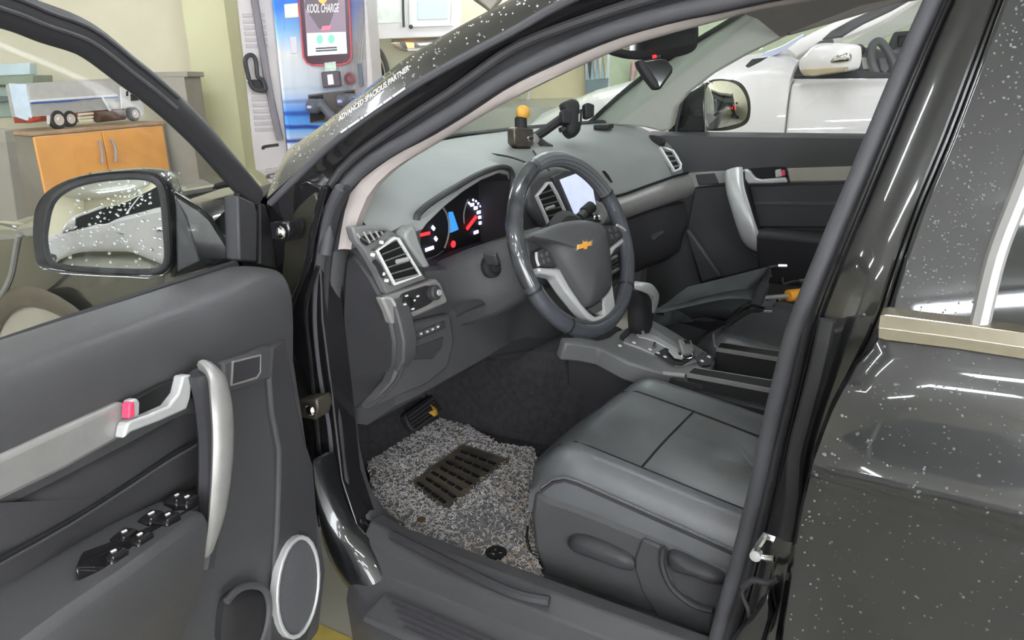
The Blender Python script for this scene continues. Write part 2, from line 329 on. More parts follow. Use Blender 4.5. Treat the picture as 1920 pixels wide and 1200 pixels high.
# pale box / monitor at the picture's left edge
tb = thing('display_case', GP(6.6, -4.4, .9), 'pale green glass display case at the left edge behind the model truck', 'case')
plate('case_body', Zc([(-200, 330), (150, 330), (110, 640), (-200, 660)]), PH(6.7), .3, mk('pale green case', (150, 165, 155), .3, var=.08), tb, .01)
plate('case_top', Zc([(-200, 235), (325, 215), (330, 310), (-200, 330)]), PH(6.65), .3, mk('grey green edge', (140, 150, 134), .4, var=.05), tb, .01)
plate('case_screen', Zc([(-200, 110), (295, 95), (300, 212), (-200, 232)]), PH(6.68), .1, mk('pale blue screen', (196, 214, 220), .15, var=.05), tb, .006)
plate('case_shelf', Zc([(-200, 430), (118, 430), (120, 480), (-200, 500)]), PH(6.62), .1, mk('dark shelf edge', (96, 108, 108), .4, var=.05), tb, .004)
# dark post at the far left
po = plate('post', [(-30, 240), (8, 245), (34, 420), (0, 440), (-30, 430)], PH(4.2), .08, 'cabgrey', None, .004); tag(po, 'grey post beside the left side of the cabinet', 'post')
MB().prism([gz(p_, 0) for p_ in []] or [GP(4.2, -2.95, 0), GP(4.2, -2.85, 0), GP(4.28, -2.85, 0), GP(4.28, -2.95, 0)], (0, 0, .8)).build('post_foot', 'cabgrey', po)
Zt = lambda pts: [(x, y-4+(x-64)*.034) for x, y in Zc(pts)]
# ---------------------------------------------------------------- model truck on the cabinet
tn = V((math.sin(fa), -math.cos(fa), 0)); TR = lambda o=0: PL(A-tn*.22+tn*o, tn)
trk = thing('model_truck', TR()(160, 240), 'large silver model lorry with blue stripe on the orange cabinet', 'model truck')
bx_ = plate('trailer', Zt([(262, 330), (1190, 240), (1205, 545), (325, 660)]), TR(), .20, mk('model aluminium', (200, 198, 196), .35, metal=.4, var=.06, vsc=20), trk, .004)
plate('upper_panel', Zt([(275, 345), (1180, 258), (1180, 405), (310, 492)]), TR(.004), .006, mk('model grey panel', (192, 188, 184), .45, var=.05, vsc=15), trk, .002)
plate('white_rail', Zt([(305, 490), (1175, 402), (1178, 424), (308, 512)]), TR(.014), .012, 'white', trk, .002)
plate('blue_stripe', Zt([(308, 512), (1178, 424), (1180, 440), (1040, 446), (760, 480), (700, 492), (440, 516), (312, 530)]), TR(.010), .008, mk('model blue', (70, 104, 186), .4, var=.05), trk, .001)
plate('rear_end', Zt([(85, 330), (262, 330), (325, 660), (270, 700), (150, 660)]), PL(TR()(262, 330) if False else TR()(*Zt([(290, 500)])[0]), (tn*.75-cdir*.65)), .02, mk('model pale blue back', (186, 200, 212), .4, var=.08, vsc=20), trk, .003)
plate('chassis', Zt([(290, 660), (760, 605), (1240, 545), (1240, 570), (760, 650), (300, 720)]), TR(-.01), .15, mk('model red chassis', (150, 62, 46), .5, var=.3, vsc=40), trk, .003)
plate('side_strut', Zt([(1020, 440), (1036, 440), (1118, 570), (1095, 572)]), TR(.012), .006, 'white', trk, .001)
cbn = plate('cab', Zt([(1200, 330), (1290, 320), (1310, 370), (1400, 440), (1440, 520), (1445, 600), (1390, 612), (1380, 545), (1300, 530), (1250, 545), (1215, 545)]), TR(.0), .19, 'white', trk, .006)
plate('cab_window', Zt([(1305, 395), (1330, 395), (1395, 455), (1310, 465)]), TR(.004), .004, 'tint', trk, .001)
plate('cab_grille', Zt([(1262, 370), (1282, 365), (1285, 415), (1264, 420)]), TR(.004), .004, 'black', trk, .001)
tank = MB().tube([TR(.0)(*Zt([(960, 640)])[0]), TR(.0)(*Zt([(1225, 605)])[0])], .040, 14).build('fuel_tank', mk('model brown tank', (110, 88, 78), .3, metal=.3, var=.1), trk)
for k in range(3): plate('step', Zt([(795, 605+k*34), (940, 590+k*34), (940, 612+k*34), (798, 632+k*34)]), TR(.012), .03, mk('lit chrome step %d' % k, (250, 240, 214), .3, metal=.3, var=.03), trk, .003)
for x, y, r in((572, 678, .066), (692, 664, .058), (1335, 594, .055)):
    c = TR(-.01)(*Zt([(x, y)])[0]); tw_ = MB().lathe(c, tn, [(r*.9, -.03), (r, -.02), (r, .012), (r*.9, .02), (r*.62, .018)], 20).build('wheel', 'tyre', trk)
    MB().lathe(c, tn, [(r*.64, .012), (r*.6, .022), (r*.25, .018), (r*.2, .026), (r*.05, .027)], 16).build('wheel_disc', mk('model disc %d' % x, (226, 214, 206), .4, metal=.3, var=.04), tw_)
plate('mud_flap', Zt([(470, 640), (505, 636), (500, 725), (475, 728)]), TR(.005), .006, 'white', trk, .001)
plate('tail_lamp', Zt([(300, 690), (400, 650), (410, 668), (310, 712)]), TR(.004), .02, 'red' if False else mk('model red lamp', (206, 70, 46), .4, var=.1), trk, .002)
# ---------------------------------------------------------------- electric charger
CH = PH(6.3); Zh = lambda pts: zz(4.286, 500, 0, pts)
cg = thing('charging_station', GP(6.4, -1.55, 0), 'tall grey and blue electric vehicle charger with a touch screen', 'charger')
base = CH(535, 265)
def down(p, z): return V((p.x, p.y, z))
ft = [CH(a, b) for a, b in((504, -60), (682, -60), (690, 160), (700, 290), (538, 290))]
def charger_skin():
    m = bpy.data.materials.new('charger printed skin'); m.use_nodes = True; nt = m.node_tree; b = nt.nodes['Principled BSDF']; b.inputs['Roughness'].default_value = .35
    tc = nt.nodes.new('ShaderNodeTexCoord'); sx = nt.nodes.new('ShaderNodeSeparateXYZ'); nt.links.new(tc.outputs['Object'], sx.inputs[0])
    rp = nt.nodes.new('ShaderNodeValToRGB'); mr = nt.nodes.new('ShaderNodeMapRange')
    mr.inputs[1].default_value = .55; mr.inputs[2].default_value = 2.2; nt.links.new(sx.outputs['Z'], mr.inputs[0])
    nz = nt.nodes.new('ShaderNodeTexWave'); nz.inputs['Scale'].default_value = 3.2; nz.inputs['Distortion'].default_value = 3.5; nz.inputs['Detail'].default_value = 1; nz.bands_direction = 'Z'
    nt.links.new(tc.outputs['Object'], nz.inputs['Vector'])
    e = rp.color_ramp.elements; e[0].position = 0; e[0].color = (*lin((205, 222, 244)), 1); e[1].position = 1.0; e[1].color = (*lin((70, 140, 232)), 1)
    for p_, c_ in((.20, (224, 234, 248)), (.26, (110, 182, 255)), (.34, (70, 155, 250)), (.44, (228, 240, 255)), (.60, (250, 252, 255)), (.70, (150, 205, 255)), (.80, (50, 135, 252))):
        q = e.new(p_); q.color = (*lin(c_), 1)
    nt.links.new(mr.outputs[0], rp.inputs[0])
    cr = nt.nodes.new('ShaderNodeValToRGB'); cr.color_ramp.elements[0].color = (*lin((40, 78, 170)), 1); cr.color_ramp.elements[1].position = .45; cr.color_ramp.elements[1].color = (1, 1, 1, 1)
    nt.links.new(nz.outputs['Fac'], cr.inputs[0])
    mk_ = nt.nodes.new('ShaderNodeMapRange'); mk_.inputs[1].default_value = 1.32; mk_.inputs[2].default_value = 1.05; nt.links.new(sx.outputs['Z'], mk_.inputs[0])
    mx = nt.nodes.new('ShaderNodeMix'); mx.data_type = 'RGBA'; mx.blend_type = 'MULTIPLY'; nt.links.new(mk_.outputs[0], mx.inputs[0]); nt.links.new(rp.outputs[0], mx.inputs[6]); nt.links.new(cr.outputs[0], mx.inputs[7])
    nt.links.new(mx.outputs[2], b.inputs['Base Color']); return m
M['skin'] = charger_skin()
f2 = [ft[0], ft[1], ft[2], down(ft[3], .12), down(ft[4], .12)]
face = MB().prism(f2, HF*.02).build('front_panel', 'skin', cg, .004, smooth=False)
sl_ = [CH(a, b) for a, b in((438, -60), (504, -60), (538, 290), (476, 280))]
bk = [down(p, z) for p, z in((sl_[0], 2.25), (sl_[1], 2.25), (sl_[1], .1), (sl_[0], .1))]
body_ = MB().prism([down(ft[0], .1), down(ft[1], .1), down(ft[1], 2.2), down(ft[0], 2.2)], HF*.5).build('body', mk('charger grey body', (190, 184, 184), .45, var=.03), cg, .01)
SP = PL(CH(505, 100)+HF*.0, (HF*.80-sd_*-.6 if False else (HF*.86-sd_*.5)))
sidep = [SP(a, b) for a, b in((438, -60), (508, -60), (536, 262), (474, 276))]
sp_ = MB().prism([sidep[0], sidep[1], sidep[2], down(sidep[2], .1), down(sidep[3], .1), sidep[3]], HF*.03).build('side_panel', mk('charger side grey', (198, 192, 192), .5, var=.03), cg, .004)
for gy in list(range(95, 345, 43))+list(range(640, 900, 43)):
    x0, x1 = 1705+(gy-95)*.11-1640, 1860+(gy-95)*.11-1640
    pix = [(437+x0/3.75, gy/3.75), (437+x1/3.75, gy/3.75-1), (437+x1/3.75+1, gy/3.75+6), (437+x0/3.75+1, gy/3.75+7)]
    plate('louvre', pix, SP, .01, mk('louvre grey', (178, 172, 174), .5, var=.05) if gy == 95 else bpy.data.materials['louvre grey'], sp_, .002, lift=.006)
line('charger_edge_strip', [(474, -20), (492, 90), (505, 170), (525, 262)], PL(CH(505, 100)-HF*.03, (HF*.86-sd_*.5)), .028, mk('charger dark strip', (126, 122, 128), .4, var=.04), cg)
line('cable_hook', zz(3.4286, 400, 0, [(230, 510), (205, 400), (220, 360), (255, 358), (275, 400), (285, 490), (320, 520), (330, 580), (260, 570), (232, 520)]), PL(CH(505, 100)-HF*.06, (HF*.86-sd_*.5)), .017, 'plastic2', cg, k=4)
plate('hook_base', zz(3.4286, 400, 0, [(222, 510), (330, 516), (335, 580), (255, 570)]), PL(CH(505, 100)-HF*.05, (HF*.86-sd_*.5)), .02, 'black', cg, .004)
scr = plate('screen_surround', Zh([(255, -60), (668, -60), (690, 420), (690, 470), (660, 510), (600, 525), (370, 530), (325, 510), (295, 460)]), CH, .02, mk('dark purple surround', (66, 40, 58), .2, coat=.5, var=.05), cg, .006, lift=.02)
frame('surround_trim', Zh([(255, -60), (668, -60), (690, 420), (690, 470), (660, 510), (600, 525), (370, 530), (325, 510), (295, 460)]), CH, .012, .02, mk('red trim', (186, 60, 76), .3, var=.04), cg, lift=.026)
def lit(n, c, e=.6): return mk(n, c, .3, emit=e, ecol=c, var=.02)
plate('screen', Zh([(300, -60), (630, -60), (652, 430), (335, 450)]), CH, .004, lit('screen grey', (120, 104, 118), .35), scr, .001, lift=.024)
plate('screen_panel', Zh([(330, 268), (640, 258), (652, 430), (337, 450)]), CH, .004, lit('screen pale', (190, 212, 212), .55), scr, 0, lift=.0265)
plate('screen_graphic', Zh([(325, -60), (600, -60), (500, 235), (430, 235), (310, 60)]), CH, .003, lit('screen dark', (84, 74, 82), .3), scr, 0, lift=.0262)
plate('screen_logo', Zh([(420, 0), (490, 0), (485, 15), (460, 38), (430, 18)]), CH, .003, lit('screen orange', (240, 140, 60), .7), scr, 0, lift=.0275)
plate('screen_badge', Zh([(455, 212), (525, 205), (512, 240), (445, 245)]), CH, .003, lit('screen red', (226, 90, 110), .6), scr, 0, lift=.0275)
for x, y in((433, 318), (526, 315)):
    plate('screen_button', Zh([(x+27*math.cos(k*math.pi/6), y+37*math.sin(k*math.pi/6)) for k in range(12)]), CH, .003, lit('screen green %d' % x, (96, 222, 140), .7), scr, 0, lift=.028)
frame('screen_bar', Zh([(400, 385), (570, 375), (572, 408), (402, 418)]), CH, .012, .002, 'plastic', scr, lift=.028)
s0, s1 = CH(*Zh([(330, 105)])[0])-HF*.029, CH(*Zh([(585, 98)])[0])-HF*.029
text('KOOL CHARGE', s0, (s1-s0), (0, 0, 1), .085, 'lamp' if False else 'white', 'screen_lettering', scr, shear=.15, width=(s1-s0).length)
plate('card_slot', Zh([(140, 35), (255, 25), (262, 140), (148, 148)]), CH, .03, mk('cream label', (238, 226, 214), .5, var=.02), cg, .006, lift=.01)
plate('notice', Zh([(190, 298), (238, 294), (248, 425), (198, 430)]), CH, .01, mk('pale notice', (206, 208, 222), .5, rgb2=(220, 206, 214), vsc=30), cg, .001, lift=.006)
rdr = plate('card_reader', Zh([(448, 580), (590, 570), (606, 690), (462, 705)]), CH, .06, mk('reader dark', (86, 74, 82), .4, var=.05), cg, .008, lift=.05)
plate('reader_screen', Zh([(498, 602), (540, 596), (552, 676), (508, 682)]), CH, .004, lit('reader pale', (216, 196, 214), .3), rdr, 0, lift=.054)
plate('receipt', Zh([(470, 505), (560, 495), (566, 568), (478, 576)]), CH, .01, mk('receipt paper', (206, 220, 206), .6, rgb2=(176, 200, 190), vsc=30), cg, 0, lift=.03)
MB().lathe(CH(*Zh([(672, 628)])[0]), -HF, [(.045, 0), (.045, .02), (.03, .024), (.028, .01)], 16).build('stop_button', mk('dull red button', (120, 70, 74), .4, var=.1), cg)
plate('slot_strip', Zh([(730, 512), (765, 508), (782, 690), (750, 702)]), CH, .02, mk('slate strip', (92, 98, 112), .4, var=.05), cg, .004, lift=.012)
bay = plate('plug_bay', Zh([(332, 762), (712, 718), (720, 940), (480, 975), (350, 990)]), CH, .02, mk('bay brown', (88, 82, 80), .6, var=.1), cg, .004, lift=.008)
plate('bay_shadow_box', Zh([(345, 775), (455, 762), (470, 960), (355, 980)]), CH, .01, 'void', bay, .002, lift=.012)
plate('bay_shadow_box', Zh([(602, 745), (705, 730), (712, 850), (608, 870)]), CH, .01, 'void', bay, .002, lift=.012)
for dx, dy in((0, 0), (240, -45)):
    gn = MB().tube(cat([CH(*Zh([(q[0]+dx, q[1]+dy)])[0])-HF*(.05+.03*k) for k, q in enumerate([(365, 850), (420, 850), (470, 845), (520, 890), (590, 960)])], 5), [.055]*6+[.05]*5+[.035]*10, 12).build('charging_plug', mk('plug grey %d' % dx, (92, 94, 102), .45, var=.06), cg)
    MB().box(CH(*Zh([(380+dx, 855+dy)])[0])-HF*.12, (.05, .02, .02)).build('plug_light', mk('plug light %d' % dx, (160, 160, 220), .4, emit=.3, ecol=(160, 160, 230), var=.02), gn)
hs = line('floor_hose', zz(4.138, 250, 230, [(1010, 208), (1010, 190), (1060, 180), (1125, 172)]), PH(6.0), .012, 'black', None); tag(hs, 'short black hose end lying at the foot of the charger', 'hose')
# ---------------------------------------------------------------- simple complete car, used for the parked cars
def parked(name, label, loc, rz, paint, tail=False, z0=0):
    root = thing(name, loc, label, 'car')
    Rm = Matrix.Rotation(rz, 3, 'Z'); L = V(loc); W = lambda x, y, z: L+Rm @ V((x, y, z))
    def ring(y, hw, zb, zt, sh): return [W(a*hw, y, z) for a, z in((-.90, zb), (-1, zb+.12), (-1.0, zb+.35), (-.97, sh), (-.86, zt), (.86, zt), (.97, sh), (1.0, zb+.35), (1, zb+.12), (.90, zb))]
    secs = [(2.25, .72, .30, .72, .62), (2.18, .82, .24, .82, .70), (1.95, .88, .22, .92, .80), (1.3, .91, .22, 1.0, .92), (.85, .915, .22, 1.06, .99), (0, .915, .22, 1.07, 1.0), (-1.2, .915, .22, 1.09, 1.02), (-1.9, .89, .24, 1.1, 1.02), (-2.25, .80, .3, 1.08, .98)]
    MB().loft([ring(y, a, b, c, d) for y, a, b, c, d in secs]).build('body', paint, root, ang=40)
    def gr(y, hw, z): return [W(-hw, y, z), W(hw, y, z)]
    cab = [(1.0, .80, 1.05), (.25, .66, 1.52), (-.3, .64, 1.60), (-1.3, .64, 1.60), (-2.0, .70, 1.15)]
    MB().loft([[W(-.84, y, 1.03), W(-hw, y, z), W(hw, y, z), W(.84, y, 1.03)] for y, hw, z in cab]).build('greenhouse', 'tint', root, ang=30)
    MB().loft([[W(-hw-.02, y, z+.0), W(-hw*.6, y, z+.045), W(hw*.6, y, z+.045), W(hw+.02, y, z), W(hw*.6, y, z+.012), W(-hw*.6, y, z+.012)] for y, hw, z in((.27, .655, 1.505), (-.3, .645, 1.60), (-1.3, .645, 1.60), (-1.6, .66, 1.45))]).build('roof', paint, root, ang=50)
    for s in(-1, 1):
        for a, b in(((.80*s, 1.0, 1.06), (.67*s, .25, 1.53)), ((.81*s, -.3, 1.06), (.66*s, -.42, 1.6)), ((.74*s, -1.95, 1.12), (.66*s, -1.35, 1.6))): MB().tube([W(*a), W(*b)], .04, 6).build('pillar', paint, root)
        mrx = MB().loft([[W(s*(.93+.09*(1+c*k)), .78+.05*e*k, 1.10+.07*g*k) for c, e, g in((-1, 0, -1), (-1, 0, 1), (1, 0, 1), (1, 0, -1))] for k in(.4, 1, 1, .6)]) if False else MB()
        rg = [[W(s*(.99+.10*math.cos(q)*k), .80+dy, 1.12+.075*math.sin(q)*k) for q in [t*math.pi/6 for t in range(12)]] for dy, k in((-.06, .9), (-.05, 1), (.03, .95), (.08, .5))]
        mrx.loft(rg).build('door_mirror', paint, root, ang=60)
        hl_ = [W(s*.86, 1.98, .80), W(s*.895, 1.75, .84), W(s*.86, 1.72, .95), W(s*.70, 2.08, .88), W(s*.55, 2.2, .80), W(s*.60, 2.2, .72)]
        MB().prism(hl_, Rm @ V((s*.02, .03, .01))).build('headlamp', 'chrome', root, .008)
        tl = [W(s*.62, -2.24, .9), W(s*.84, -2.12, .9), W(s*.86, -2.08, 1.02), W(s*.64, -2.2, 1.04)]
        MB().prism(tl, Rm @ V((s*.02, -.04, 0))).build('tail_lamp', 'red' if tail else mk('red lens', (150, 30, 34), .2, var=.05), root, .008)
        for y in(1.38, -1.38):
            c = W(s*.82, y, .34); ax = Rm @ V((s, 0, 0))
            wz = MB().lathe(c, ax, [(.2, -.1), (.31, -.1), (.34, -.07), (.34, .07), (.31, .098), (.235, .10), (.225, .07), (.1, .075)], 28).build('wheel', 'tyre', root)
            MB().lathe(c, ax, [(.235, .09), (.23, .102), (.21, .104), (.20, .085), (.06, .08), (.05, .098), (.01, .1)], 24).build('wheel_rim', 'alloy', wz)
            for k in range(5):
                q = k*2*math.pi/5; d = Rm @ V((0, math.cos(q), math.sin(q))); MB().tube([c+ax*.095+d*.04, c+ax*.098+d*.215], .024, 6).build('spoke', 'alloy', wz)
            ar_ = [c+ax*.085+(Rm @ V((0, math.cos(R(q)), math.sin(R(q)))))*.395 for q in range(-5, 186, 12)]
            MB().tube(ar_, .03, 6, sx=.4).build('arch', mk('arch dark', (96, 98, 94), .6, var=.05) if 'arch dark' not in bpy.data.materials else bpy.data.materials['arch dark'], root)
        for y in (.0, -.9): MB().tube([W(s*.925, y, .9), W(s*.925, y-.18, .9)], .014, 6).build('door_handle', 'chrome', root)
    return root
# ================================================================ the black car
car = thing('car', (0, 0, 0), 'black wet car with driver door wide open, filling the picture', 'car')
# ---- A pillar and roof rail, from outside to inside
L0 = [(540, 280), (610, 230), (692, 163), (767, 105), (866, 47), (954, 0), (1040, -48), (1180, -115), (1330, -175)]
L1 = [(500, 372), (546, 332), (642, 248), (761, 166), (837, 122), (957, 58), (1042, 8), (1180, -55), (1340, -112)]
L2 = [(578, 490), (590, 420), (615, 355), (655, 300), (752, 228), (852, 163), (957, 87), (1050, 48), (1206, -5), (1340, -40), (1480, -70)]
L3 = [(634, 468), (648, 390), (668, 347), (735, 295), (808, 257), (881, 213), (957, 163), (1042, 122), (1155, 74), (1268, 42), (1353, 25), (1438, 6), (1540, -12)]
L4 = [(658, 468), (665, 430), (680, 387), (699, 353), (739, 315), (805, 274), (907, 212), (957, 185), (1042, 143), (1149, 95), (1240, 66), (1330, 42), (1410, 20), (1540, -4)]
NS = 28
def ln(pix, x0): return resamp(cat([PT(x0)(a, b) for a, b in pix], 5), NS)
P0, P1, P2, P3, P4 = ln(L0, -.775), ln(L1, -.845), ln(L2, -.80), ln(L3, -.778), ln(L4, -.762)
inw = V((.035, .028, 0))
def strip(name, A, B, mat, back=inw, crown=0):
    rings = []
    for a, b in zip(A, B):
        m = a.lerp(b, .5)+V((-1, 0, .6)).normalized()*crown; rings.append([a, a.lerp(m, .6), m, b.lerp(m, .6), b, b+back, a+back])
    return MB().loft(rings).build(name, mat, car, ang=50)
ap = strip('pillar_skin', P0, P1, 'paint', crown=.006); tag(ap, 'painted outer skin of the windscreen pillar')
strip('door_gutter', P1, P2, 'gloss', crown=-.008)
strip('pillar_jamb', P2, P3, 'darkrub', crown=-.004)
strip('pillar_trim', P3, P4, 'beige', back=V((.03, .01, 0)), crown=.004)
MB().tube([a.lerp(b, .08) for a, b in zip(P1, P2)], .0065, 8).build('gutter_seal', 'rubber', car)
MB().tube([a.lerp(b, .12)+V((-.01, 0, .0)) for a, b in zip(P2, P3)], .008, 8).build('jamb_lip', 'plastic2', car)
MB().tube([a.lerp(b, .72)+V((-.012, 0, 0)) for a, b in zip(P2, P3)], .0125, 10).build('door_seal', 'rubber', car)
# ---- sticker lettering on the pillar
e0 = PT(-.85)(636, 228); e1 = PT(-.85)(768, 131)
uu = (e1-e0).normalized(); vv = (uu.cross(V((1, 0, -.36)).normalized()));  vv = vv if vv.z > 0 else -vv
text('ADVANCED SPACIOUS PARTNER', e0, uu, vv, .0135, 'white', 'sticker_lettering', ap, shear=.25, width=(e1-e0).length)
f0 = PT(-.852)(640, 250); f1 = PT(-.852)(760, 167)
for t0, t1 in((0, .10), (.115, .30), (.315, .36), (.375, .66), (.675, .80), (.815, 1)):      # fine print, too small to read
    MB().prism([f0.lerp(f1, t0), f0.lerp(f1, t1), f0.lerp(f1, t1)+vv*.0038, f0.lerp(f1, t0)+vv*.0038], uu.cross(vv)*.0006).build('sticker_strip', 'white', ap)
# ---- hinge pillar, jamb and kick trim
plate('hinge_pillar', [(498, 382), (545, 345), (575, 338), (602, 350), (606, 400), (598, 450), (600, 500), (604, 600), (622, 740), (640, 900), (668, 985), (735, 1060), (735, 1110), (680, 1110), (625, 1040), (590, 930), (585, 800), (570, 700), (535, 640), (520, 520), (508, 440)], PX(-.80), .06, 'gloss', car, .004)
plate('hinge_pillar_reflection', [(535, 420), (560, 385), (590, 360), (600, 390), (580, 470), (555, 540), (536, 570), (528, 520)], PX(-.812), .01, mk('olive reflection panel', (52, 50, 44), .3, coat=.5, var=.1), car, .003)  # olive reflection in the pillar paint, painted on as a flat panel
line('jamb_edge', [(608, 352), (590, 420), (575, 500), (545, 580), (534, 640)], PX(-.825), .006, 'gloss', car)
line('jamb_flange', [(596, 500), (574, 580), (583, 680), (594, 800), (606, 900), (640, 985), (700, 1072)], PX(-.83), .0045, 'gloss', car)
for q, (hx, hy) in enumerate([(528, 435), (582, 768)]):
    h = plate('door_hinge', [(hx-24, hy-18), (hx+10, hy-20), (hx+14, hy), (hx+8, hy+20), (hx-20, hy+16)], PX(-.86), .04, 'gloss' if q == 0 else mk('bare hinge metal', (82, 76, 68), .4, metal=.5, var=.2), car, .004)
    MB().lathe(PX(-.865)(hx+2, hy), (-1, 0, 0), [(.010, 0), (.012, .004), (.009, .009), (.004, .011)], 8).build('bolt', 'chrome', h)
kick = [(640, 352), (618, 400), (605, 470), (598, 540), (597, 610), (606, 700), (622, 790), (632, 880), (648, 950), (680, 1010), (726, 1060)]
line('weatherstrip', kick, PX(-.79), .0135, 'rubber', car, sx=.8)
line('weatherstrip_lip', [(x+13, y-1) for x, y in kick], PX(-.785), .007, 'darkrub', car)
kr = [(x+20, y-2) for x, y in kick[2:]]; ko = [(648, 474), (640, 525), (637, 590), (641, 680), (650, 770), (662, 850), (682, 930), (720, 985), (790, 1030)]
KA = resamp(cat([PX(-.775)(a, b) for a, b in kr], 5), 20); KB = resamp(cat([PX(-.75)(a, b) for a, b in ko], 5), 20)
MB().loft([[a, a.lerp(b, .3)+V((-.006, 0, 0)), a.lerp(b, .75)+V((-.004, 0, 0)), b, b+V((.04, .02, 0)), a+V((.04, 0, 0))] for a, b in zip(KA, KB)]).build('kick_trim', 'plastic', car, ang=60)
# ---- sill with scuff plate
def sill_ring(y, dz=0):
    k = max(0, (y-.14)/.15); return [V((-.745, y, .40)), V((-.755, y, .448+dz)), V((-.79, y, .452+dz)), V((-.825, y, .43)), V((-.835, y, .385)), V((-.86+.01*k, y, .372)), V((-.92+.06*k, y, .362)), V((-.945+.075*k, y, .33)), V((-.935+.07*k, y, .22)), V((-.84, y, .2)), V((-.76, y, .3))]
ys = [.27, .2, .1, -.1, -.3, -.5, -.62]
sl = MB().loft([sill_ring(y, .012 if y > .22 else 0) for y in ys]).build('door_sill', 'plastic', car, .004, ang=30)
for k in range(5):
    MB().loft([[V((-.868-k*.0115, y, .374-k*.002)), V((-.871-k*.0115, y, .3785-k*.002)), V((-.876-k*.0115, y, .378-k*.002)), V((-.879-k*.0115, y, .372-k*.002))] for y in(.16-.02*k, .05, -.1, -.35, -.6)]).build('tread_rib', 'plastic2', sl)
MB().loft([[V((-.862, y, .370)), V((-.868, y, .376)), V((-.93, y, .366)), V((-.938, y, .355))] for y in(.17, .05, -.1, -.35, -.6)]).build('scuff_plate', 'plastic', sl, .003)
sc0 = resamp(cat([PX(-.865)(a, b) for a, b in((590, 860), (594, 930), (602, 1000), (625, 1065), (672, 1125))]+[V((-.866, .2, .30)), V((-.866, .1, .29))], 5), 24)
sc1 = resamp(cat([PX(-.845)(a, b) for a, b in((608, 860), (622, 930), (645, 990), (690, 1045))]+[V((-.846, .17, .345)), V((-.846, .08, .33))], 5), 24)
MB().loft([[a, a.lerp(b, .3)+V((-.012, 0, 0)), a.lerp(b, .7)+V((-.014, 0, 0)), b, b+V((.03, 0, 0)), a+V((.03, 0, 0))] for a, b in zip(sc0, sc1)]).build('sill_corner', 'paint', car, ang=60)
line('seat_rail_cover', [(735, 1003), (850, 1060), (960, 1112), (1030, 1128)], PZ(.452), .010, 'plastic2', sl)
# ---- cabin floor, tunnel, footwell walls
MB().box((0, -.2, .385), (1.52, 1.6, .03)).build('cabin_floor', 'carpet', car)
MB().prism([V((-.75, .50, .40)), V((-.75, .74, .66)), V((-.75, .79, .66)), V((-.75, .56, .38))], (1.5, 0, 0)).build('toe_board', 'carpet', car)
MB().box((0, .82, .85), (1.5, .06, .5)).build('firewall', 'black', car)
tw = []
for y, h, wd in((.8, .66, .25), (.45, .66, .24), (.2, .64, .21), (0, .58, .19), (-.25, .55, .185), (-.9, .53, .18)):
    tw.append([V((-wd, y, .39)), V((-wd+.01, y, h-.06)), V((-wd+.05, y, h)), V((wd-.05, y, h)), V((wd-.01, y, h-.06)), V((wd, y, .39))])
MB().loft(tw).build('tunnel', 'carpet', car)
